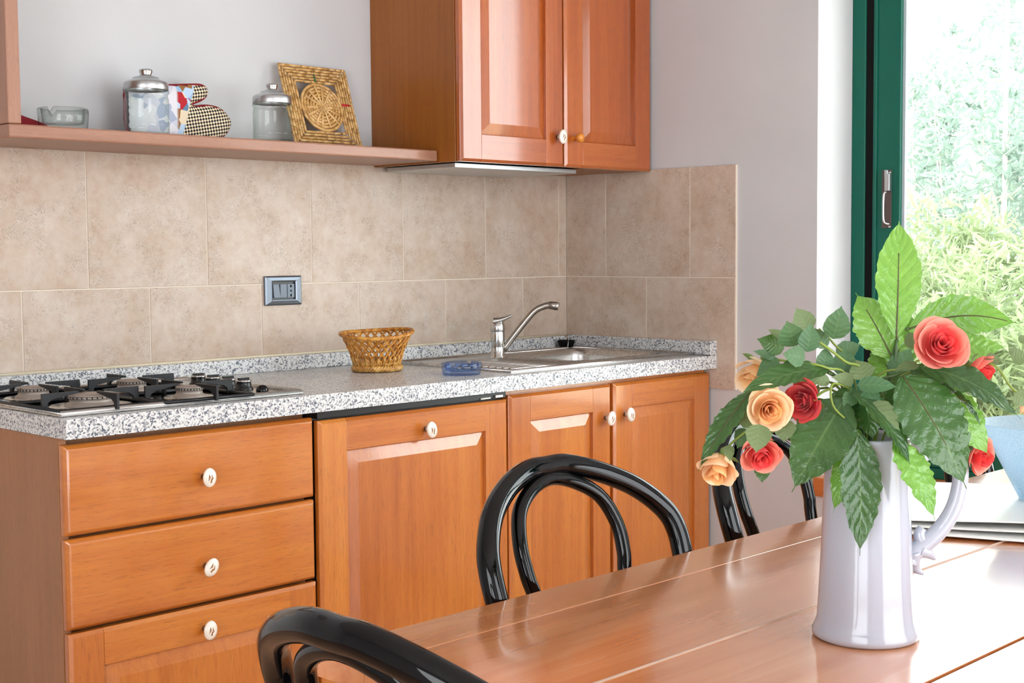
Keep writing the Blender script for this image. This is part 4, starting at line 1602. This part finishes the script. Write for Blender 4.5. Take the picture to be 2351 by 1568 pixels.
def px_leaf(parent, bx, by, bd, tx, ty, td, wpx, mat=None, face=(0, 0, -1), rib=None, seed=0, under=False, **kw):
    """Leaf between two pixels, each with its own distance offset (m) from the jug axis.
    face: components along camera right, up, forward of the side the viewer should see."""
    b = at(bx, by, D0 + bd)
    t = at(tx, ty, D0 + td)
    fv = RT * face[0] + UP * face[1] + FW * face[2]
    if under:
        fv = -fv
        for q in ('arch', 'cup'):
            if q in kw:
                kw[q] = -kw[q]
    dm = D0 + (bd + td) / 2
    m, rb = leaf_mesh(b, t, wpx * 1.08 * dm / F, fv, seed=seed, **kw)
    o = obj('leaf', m, mat or big_leaf, parent)
    if rib:
        q = MB()
        n = int(len(rb) * rib)
        q.tube(rb[:n], [0.0011 - 0.0006 * i / n for i in range(n)], 6)
        obj('midrib', q, rib_m, o)
    return o


CEN = at(1985, 1040, D0)       # inside the jug's mouth
MOUTH = J + Vector((0, 0, 0.222))


def stem_to(parent, px_pts, rad=0.0018, mat=None, name='stem'):
    pts = [MOUTH + Vector((0, 0, -0.06))] + [at(x, y, D0 + d) for x, y, d in px_pts]
    q = MB()
    q.tube(catmull(pts, 5), rad, 7)
    return obj(name, q, mat or stem_d, parent)


# -- tall spray: leaves rising at the back and right
br1 = thing('foliage_spray', 'upright artificial spray of broad bright green leaves at the top of the bouquet', 'foliage', MOUTH, 0, 'artificial foliage in the jug')
stem_to(br1, [(2020, 930, .02), (2052, 850, .025), (2058, 780, .025)], 0.0020)
stem_to(br1, [(2030, 900, .02), (2062, 772, .03), (2088, 754, .03)], 0.0015, name='twig')
px_leaf(br1, 2058, 778, .025, 2064, 508, .045, 96, face=(-.1, .1, -1), rib=.74, seed=1, under=True, arch=.03, cup=.1, ruffle=.05, serr=.05, drip=.03, fat=1.05)
px_leaf(br1, 2047, 820, .03, 1964, 672, .05, 108, face=(.05, .15, -1), rib=.75, seed=2, under=True, arch=.06, cup=.25, ruffle=.06)
px_leaf(br1, 2054, 856, .05, 2080, 692, .06, 78, face=(.1, .1, -1), rib=.5, seed=3, under=True, arch=.03, cup=.1, ruffle=.05)
px_leaf(br1, 2085, 756, .03, 2342, 744, .0, 92, face=(.0, .05, -1), rib=.9, seed=4, under=True, arch=.06, cup=.1, ruffle=.05, sway=0.10, serr=.06)
px_leaf(br1, 2130, 800, .04, 2312, 796, .03, 66, face=(.0, .1, -1), rib=.55, seed=5, under=True, arch=.05, cup=.1, ruffle=.08)
px_leaf(br1, 2050, 880, .05, 2012, 780, .06, 86, face=(.1, .1, -1), rib=.5, seed=6, under=True, arch=.03, cup=.1)

# -- lower front spray
br2 = thing('foliage_spray', 'drooping artificial spray of dark glossy leaves hanging over the front of the jug', 'foliage', MOUTH, 0, 'artificial foliage in the jug')
stem_to(br2, [(1975, 930, -.02), (1915, 880, -.055), (1912, 930, -.065), (1955, 975, -.068), (1972, 1000, -.07)], 0.0012, stem_m)
px_leaf(br2, 1938, 918, -.055, 1818, 1130, -.085, 128, face=(-.25, .35, -1), seed=11, arch=.07, cup=.12, ruffle=.07, fat=.8)
px_leaf(br2, 1968, 990, -.068, 1974, 1276, -.078, 90, face=(.1, .2, -1), seed=12, arch=.05, cup=.1, ruffle=.1)
px_leaf(br2, 1978, 892, -.040, 2004, 1012, -.052, 74, face=(.0, .3, -1), seed=14, arch=.06)
px_leaf(br2, 1955, 890, -.035, 1912, 990, -.045, 66, face=(-.2, .3, -1), seed=15, arch=.06)
px_leaf(br2, 1972, 985, -.050, 1912, 1178, -.065, 62, face=(-.3, .1, -1), seed=13, under=True, arch=.05, cup=.1, ruffle=.1)

# -- right drooping spray
br3 = thing('foliage_spray', 'artificial spray of large mid-green leaves drooping over the right of the jug', 'foliage', MOUTH, 0, 'artificial foliage in the jug')
stem_to(br3, [(2010, 900, -.02), (2060, 860, -.03), (2110, 838, -.03)], 0.0018)
px_leaf(br3, 2072, 862, -.045, 2219, 1122, -.075, 152, face=(.15, .45, -1), rib=.65, seed=21, arch=.06, cup=.08, ruffle=.06, fat=.78)
px_leaf(br3, 2108, 838, -.03, 2345, 962, -.055, 88, face=(.1, .9, -.8), seed=22, arch=.10, cup=.1, ruffle=.1)
px_leaf(br3, 2150, 890, -.02, 2272, 1048, -.03, 92, face=(.3, .2, -1), seed=23, under=True, arch=.05, cup=.1, ruffle=.07)
px_leaf(br3, 2160, 880, -.03, 2256, 985, -.055, 34, face=(.7, .8, -.7), seed=24, arch=.08, cup=.2, ruffle=.15)
px_leaf(br3, 2060, 862, -.025, 2090, 1010, -.045, 80, face=(.2, .3, -1), seed=25, arch=.05)
px_leaf(br3, 2020, 880, -.03, 2045, 985, -.045, 60, face=(.1, .3, -1), seed=26, arch=.05)
px_leaf(br3, 2090, 850, -.01, 2190, 905, -.01, 56, face=(.1, .5, -1), seed=27, arch=.05)

# -- lower right folded spray
br4 = thing('foliage_spray', 'artificial spray with a twisted leaf hanging between jug and handle', 'foliage', MOUTH, 0, 'artificial foliage in the jug')
stem_to(br4, [(1975, 930, -.03), (1962, 900, -.045)], 0.0016)
px_leaf(br4, 1955, 896, -.05, 2092, 1072, -.085, 74, face=(.5, .6, -.8), seed=31, arch=.1, cup=.25, ruffle=.12)
px_leaf(br4, 2052, 1010, -.075, 2147, 1194, -.092, 78, face=(.45, .1, -1), seed=32, under=True, arch=.06, cup=.2, ruffle=.14)

# -- left spray
br5 = thing('foliage_spray', 'artificial spray of long leaves arching out over the roses on the left', 'foliage', MOUTH, 0, 'artificial foliage in the jug')
stem_to(br5, [(1960, 900, -.02), (1900, 855, -.045)], 0.0016)
px_leaf(br5, 1902, 846, -.045, 1692, 908, -.10, 66, face=(-.1, .75, -.8), seed=41, arch=.08, cup=.1, ruffle=.07)
px_leaf(br5, 1725, 898, -.075, 1603, 1080, -.095, 56, face=(-.6, .35, -.8), rib=.8, seed=42, arch=.06, cup=.15, ruffle=.16)
px_leaf(br5, 1860, 945, -.01, 1843, 1010, -.01, 36, seed=43, under=True)
px_leaf(br5, 1905, 850, -.03, 1800, 872, -.02, 34, olive_leaf, face=(0, .8, -.8), seed=44)


def rose(label, cx, cy, dd, rpx, face, pm, petals=16, openness=1.0, stem=None, leaves=(), seed=0, back=0.5):
    """Layered fabric rose; face = direction it opens to, in camera right/up/forward."""
    r = random.Random(seed)
    c = at(cx, cy, D0 + dd)
    Rr = rpx * 1.16 * (D0 + dd) / F
    ax = (RT * face[0] + UP * face[1] + FW * face[2]).normalized()
    xv = ax.orthogonal().normalized()
    yv = ax.cross(xv)
    o = thing('artificial_rose', label, 'rose', c, 0, 'artificial roses in the jug')
    for i in range(petals):
        q = i / (petals - 1)
        th = i * 2.39996 + r.uniform(-.2, .2)
        hw = 1.45 - 0.62 * q
        r0 = 0.04 + 0.10 * q
        n_in = int(petals * 0.6)
        outer = i >= n_in
        qi = i / n_in if not outer else (i - n_in) / max(1, petals - n_in - 1)
        r1 = ((0.12 + 0.36 * qi) if not outer else (0.62 + 0.24 * qi)) * openness + 0.12 * (1 - openness)
        hw = (1.5 - 0.4 * qi) if not outer else 0.98
        hgt = (0.80 - 0.06 * qi) if not outer else (0.70 - 0.28 * qi * openness)
        curl = 0.04 + 0.34 * q * openness
        rows = []
        ph = r.uniform(0, TAU)
        for iv in range(10):
            v = iv / 9
            row = []
            for iu in range(11):
                u = iu / 5 - 1
                vv = v * (1 - 0.30 * abs(u) ** 2.6)
                ang = th + u * hw * (0.62 + 0.38 * math.sin(math.pi * 0.5 * v))
                rad_ = r0 + (r1 - r0) * math.sin(vv * math.pi * 0.5) ** 0.75 + curl * max(0, vv - .74) * 1.4
                z = -0.30 * back + (hgt + 0.30 * back) * vv ** 1.25 - curl * 2.2 * max(0, vv - .76) ** 1.15
                rad_ += (0.035 * math.sin(3.1 * u + ph) * v * q + 0.02 * u * v)
                z += 0.035 * math.sin(4 * u + ph) * v
                row.append(c + (xv * math.cos(ang) + yv * math.sin(ang)) * rad_ * Rr + ax * z * Rr)
            rows.append(row)
        m = MB()
        m.grid(rows)
        obj('petal', m, pm[1] if outer else pm[0], o)
    # calyx and sepals
    m = MB()
    M3 = Matrix((xv, yv, ax)).transposed()
    m.lathe([(0.05 * Rr, -0.42 * Rr), (0.17 * Rr, -0.34 * Rr), (0.19 * Rr, -0.18 * Rr), (0.12 * Rr, -0.05 * Rr)], 12, c, M3)
    obj('calyx', m, stem_m, o)
    for k in range(4):
        a = TAU * k / 4 + r.uniform(-.3, .3)
        d_ = xv * math.cos(a) + yv * math.sin(a)
        m, _ = leaf_mesh(c + d_ * .12 * Rr - ax * .25 * Rr, c + d_ * 0.85 * Rr - ax * .12 * Rr, 0.26 * Rr, -ax, n=8, mcols=4, seed=seed + k, arch=.15, serr=0, drip=.3)
        obj('sepal', m, rose_leaf, o)
    if stem:
        pts = [c - ax * 0.38 * Rr] + [at(x, y, D0 + d2) for x, y, d2 in stem] + [MOUTH + Vector((0, 0, -0.05))]
        m = MB(); m.tube(catmull(pts, 5), 0.0014, 7)
        obj('stem', m, stem_m, o)
    for kk, lf in enumerate(leaves):
        bx, by, bd, tx, ty, td, w = lf[:7]
        px_leaf(o, bx, by, bd, tx, ty, td, w, lf[7] if len(lf) > 7 else rose_leaf, face=lf[8] if len(lf) > 8 else (-.1, .3, -1), seed=seed * 10 + kk, n=14, mcols=8, arch=.06, cup=.12, ruffle=.03, serr=.05, drip=.06, fat=.74, k=11)
    return o


rose('large coral rose facing the camera at the right of the bouquet', 2155, 800, -.045, 62, (.0, .35, -1), coral_p, 18, 1.0,
     [(2075, 845, -.02), (2010, 880, -.01)], [(2105, 800, -.03, 2085, 762, -.02, 40, olive_leaf), (2110, 838, -.05, 2052, 852, -.05, 34, olive_leaf, (0, .9, -.6))], 101)
rose('coral rose partly hidden behind the large coral rose', 2238, 846, -.01, 48, (.5, -.3, -.4), coral_p, 12, 1.0,
     [(2150, 870, .0), (2040, 890, .0)], [(2262, 826, -.01, 2300, 826, -.01, 30, olive_leaf, (0, .5, -1))], 102)
rose('cream rose turned down at the far left top of the bouquet', 1736, 850, -.01, 60, (-.5, -.5, -.6), cream_p, 12, .75,
     [(1775, 825, -.02), (1850, 840, -.02), (1930, 880, -.01)], [(1785, 822, -.03, 1735, 866, -.05, 34), (1780, 822, -.03, 1728, 806, -.05, 22)], 103, .9)
rose('peach rose facing the camera beside the red rose', 1762, 936, -.08, 54, (.05, -.15, -1), peach_p, 16, .95,
     [(1840, 890, -.05), (1930, 895, -.02)], [(1735, 962, -.07, 1680, 950, -.07, 52, olive_leaf), (1800, 962, -.07, 1800, 1016, -.075, 50, olive_leaf), (1744, 974, -.115, 1736, 1040, -.125, 56, olive_leaf)], 104)
rose('deep red rose beside the peach rose', 1856, 918, -.07, 50, (-.75, -.1, -.75), red_p, 16, .95,
     [(1900, 895, -.04), (1950, 895, -.02)], [(1905, 875, -.05, 1850, 868, -.06, 30, olive_leaf)], 105)
rose('coral rose hanging low on the left under the peach rose', 1744, 1034, -.075, 50, (.05, -.5, -.8), coral_p, 16, .95,
     [(1790, 980, -.05), (1900, 920, -.02)], [(1715, 985, -.06, 1692, 1030, -.07, 40), (1750, 1062, -.07, 1750, 1108, -.07, 34, big_leaf)], 106)
rose('peach rose hanging lowest at the left end of the bouquet', 1652, 1062, -.085, 56, (-.25, -.75, -.55), peach_p, 13, .85,
     [(1700, 1000, -.07), (1800, 930, -.04), (1920, 900, -.02)], [(1672, 1022, -.1, 1676, 1060, -.12, 24, olive_leaf)], 107, .9)
rose('coral rose low on the right, behind a large leaf beside the window', 2240, 1046, -.01, 42, (.4, -.2, -.6), coral_p, 13, 1.0,
     [(2180, 980, -.01), (2080, 900, .0)], [], 108)
rose('peach rose bud hanging from a bent stem at the right edge', 2352, 922, -.03, 38, (.2, -1, -.2), peach_p, 9, .35,
     [(2322, 890, -.03), (2275, 835, -.02), (2180, 850, .0), (2050, 880, .0)],
     [(2322, 822, -.03, 2362, 818, -.03, 36, olive_leaf), (2320, 815, -.02, 2332, 796, -.02, 16, olive_leaf), (2338, 782, -.02, 2360, 776, -.02, 20, olive_leaf), (2330, 902, -.05, 2362, 930, -.05, 40, olive_leaf)], 109, 1.0)

sp6 = thing('rose_leaf_spray', 'green stem of small serrated rose leaves at the upper left of the bouquet', 'foliage', MOUTH, 0, 'artificial foliage in the jug')
stem_to(sp6, [(1985, 870, -.02), (1940, 830, -.03), (1880, 785, -.04), (1840, 770, -.04)], 0.0016, stem_m)
stem_to(sp6, [(1950, 880, -.03), (1900, 845, -.05), (1845, 832, -.05)], 0.0014, stem_m, 'twig')
stem_to(sp6, [(1960, 860, .0), (1915, 790, .0), (1880, 755, .0)], 0.0013, stem_m, 'twig')
for k, (bx, by, bd, tx, ty, td, w, mt_) in enumerate([
        (1825, 795, -.05, 1806, 736, -.06, 58, rose_leaf), (1852, 808, -.06, 1862, 742, -.06, 48, rose_leaf), (1848, 822, -.065, 1796, 812, -.075, 46, rose_leaf),
        (1855, 762, -.02, 1828, 706, -.02, 52, olive_leaf), (1912, 778, -.02, 1932, 702, -.03, 58, rose_leaf), (1895, 800, -.01, 1868, 752, -.01, 36, rose_leaf),
        (1800, 800, -.03, 1738, 778, -.04, 46, big_leaf), (1808, 780, -.04, 1762, 756, -.04, 22, olive_leaf), (1890, 850, -.03, 1896, 796, -.03, 40, rose_leaf),
        (1935, 865, -.02, 1942, 800, -.01, 56, rose_leaf), (1985, 872, -.03, 1966, 826, -.02, 54, olive_leaf), (1968, 884, -.06, 2060, 888, -.07, 40, rose_leaf),
        (2000, 925, -.06, 2066, 988, -.075, 52, olive_leaf), (1960, 905, -.05, 1935, 935, -.06, 34, rose_leaf), (1960, 875, -.03, 1908, 866, -.05, 30, olive_leaf),
        (2050, 870, .02, 2092, 800, .03, 54, rose_leaf), (1920, 815, .01, 1975, 790, .02, 40, rose_leaf), (1990, 890, -.05, 2010, 950, -.06, 40, rose_leaf)]):
    px_leaf(sp6, bx, by, bd, tx, ty, td, w, mt_, face=(R.uniform(-.4, .2), R.uniform(.1, .6), -1), seed=200 + k, n=14, mcols=8, arch=.06, cup=.12, ruffle=.03, serr=.05, drip=.06, fat=.74, k=11)

# ------------------------------------------------------------------ papers and glass on the table
def sheet(name, label, z, rot, w, h, corner, curl, seed):
    r = random.Random(seed)
    rows = []
    c, s = math.cos(rot), math.sin(rot)
    for i in range(17):
        v = i / 16
        row = []
        for j in range(21):
            u = j / 20
            x, y = u * w, (v - 1) * h
            zz = z + curl * ((1 - u) ** 3) * (0.35 + 0.65 * math.sin(math.pi * (v * 0.8 + 0.1))) + 0.0015 * math.sin(5 * v + seed) * (1 - u)
            row.append((corner[0] + x * c - y * s, corner[1] + x * s + y * c, zz))
        rows.append(row)
    m = MB()
    m.grid(rows)
    return tag(obj(name, m, paper_m, thick=0.0006), label, 'paper', 'loose sheets on the table')


cr = on(2060, 1222, 2, TZ)
sheet('paper_sheet', 'topmost white printed sheet of the loose papers behind the jug', TZ + .0130, 0.50, .40, .33, (cr.x - .01, cr.y + .03), .008, 1)
sheet('paper_sheet', 'middle white sheet of the loose papers behind the jug', TZ + .0072, 0.47, .40, .33, (cr.x - .02, cr.y + .02), .005, 2)
sheet('paper_sheet', 'lowest white sheet of the loose papers behind the jug', TZ + .0012, 0.42, .40, .33, (cr.x - .035, cr.y - .005), .004, 3)

gz = TZ + 0.0138                 # stands on the loose sheets
gb = on(2413, 1148, 2, gz)
gd = (gb - CAM).dot(FW)
gk = gd / F
gv = thing('glass_bowl', 'pale blue crackled glass bowl flaring upwards, standing on the papers at the right edge', 'bowl', (gb.x, gb.y, gz))
m = MB()
r_b, r_t, hh = 68 * gk, 160 * gk, 176 * gk
m.lathe([(0.0001, 0), (r_b, 0), (r_b + (r_t - r_b) * .5, hh * .5), (r_t, hh), (r_t + .002, hh + .001), (r_t - .003, hh + .001), (r_b + (r_t - r_b) * .5 - .004, hh * .5), (r_b - .004, .006), (0.0001, .006)], 56, (gb.x, gb.y, gz))
obj('glass_wall', m, blue_frost, gv)

# ------------------------------------------------------------------ garden
gr = obj('ground', MB().box(0.3, 14, -9, 12, -0.25, -0.05), ground_m)
struct(gr, 'pale garden ground outside the window', 'ground')


def shrub(name, label, c, rx, ry, hgt, nleaf, ll, lw, mat, seed, stems=9):
    r = random.Random(seed)
    o = thing(name, label, 'tree' if 'tree' in name else 'shrub', c, 0, 'garden trees' if 'tree' in name else 'oleander shrubs')
    c = Vector(c)
    tips = []
    st = MB()
    for k in range(stems * 4):
        a = r.uniform(0, TAU)
        q = math.sqrt(r.random())
        top = c + Vector((rx * q * math.cos(a), ry * q * math.sin(a), hgt * r.uniform(.5, 1.0) * (1 - .25 * q)))
        b = c + Vector((rx * .25 * q * math.cos(a), ry * .25 * q * math.sin(a), 0))
        mid = (b + top) / 2 + Vector((rx * .12 * math.cos(a), ry * .12 * math.sin(a), hgt * .08))
        pts = catmull([b, mid, top], 4)
        st.tube(pts, [0.010 - .001 * i for i in range(len(pts))], 5)
        tips.append((b, mid, top))
    obj('branches', st, trunk_m, o)
    lm = MB()
    for k in range(nleaf):
        b, mid, top = tips[r.randrange(len(tips))]
        t = r.random() ** 0.6
        p = (b * (1 - t) ** 2 + mid * 2 * t * (1 - t) + top * t * t)
        p = p + Vector((r.gauss(0, .06), r.gauss(0, .06), r.gauss(0, .05)))
        d = Vector((r.gauss(0, 1), r.gauss(0, 1), r.uniform(-.1, 1.4))).normalized()
        nn = d.orthogonal().normalized()
        nn = Matrix.Rotation(r.uniform(0, TAU), 3, d) @ nn
        sd = d.cross(nn)
        L, w = ll * r.uniform(.6, 1.2), lw * r.uniform(.7, 1.2)
        i0 = len(lm.v)
        lm.v += [tuple(p), tuple(p + d * L * .4 + sd * w / 2 + nn * L * .04), tuple(p + d * L + nn * L * -.03), tuple(p + d * L * .4 - sd * w / 2 + nn * L * .04)]
        lm.face([i0, i0 + 1, i0 + 2, i0 + 3], False, [(.5, 0), (1, .4), (.5, 1), (0, .4)])
    f = obj('foliage', lm, mat, o)
    f['kind'] = 'stuff'
    return o


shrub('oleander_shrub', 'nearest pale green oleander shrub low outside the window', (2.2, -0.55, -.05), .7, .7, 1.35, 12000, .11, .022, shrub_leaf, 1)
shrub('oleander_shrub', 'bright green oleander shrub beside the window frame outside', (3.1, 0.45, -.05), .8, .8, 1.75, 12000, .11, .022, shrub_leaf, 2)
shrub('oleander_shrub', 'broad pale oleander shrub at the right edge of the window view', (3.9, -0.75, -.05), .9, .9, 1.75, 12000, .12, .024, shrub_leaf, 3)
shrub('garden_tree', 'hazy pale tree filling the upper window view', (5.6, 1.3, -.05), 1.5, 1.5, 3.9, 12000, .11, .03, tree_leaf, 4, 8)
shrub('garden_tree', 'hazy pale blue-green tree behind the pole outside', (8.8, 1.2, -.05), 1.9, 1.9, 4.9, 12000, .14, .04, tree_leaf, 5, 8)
pw = at(2311, 120, 8.4)
po = thing('garden_pole', 'thin pale pole with a side arm standing among the trees outside', 'pole', (pw.x, pw.y, -.05))
m = MB()
m.tube([(pw.x, pw.y, -.05), (pw.x, pw.y, 3.2)], 0.015, 10)
obj('post', m, trunk_m, po)
m = MB()
pe = at(2262, 183, 8.4)
m.tube([(pw.x, pw.y, pe.z), tuple(pe)], 0.009, 8)
obj('side_arm', m, trunk_m, po)
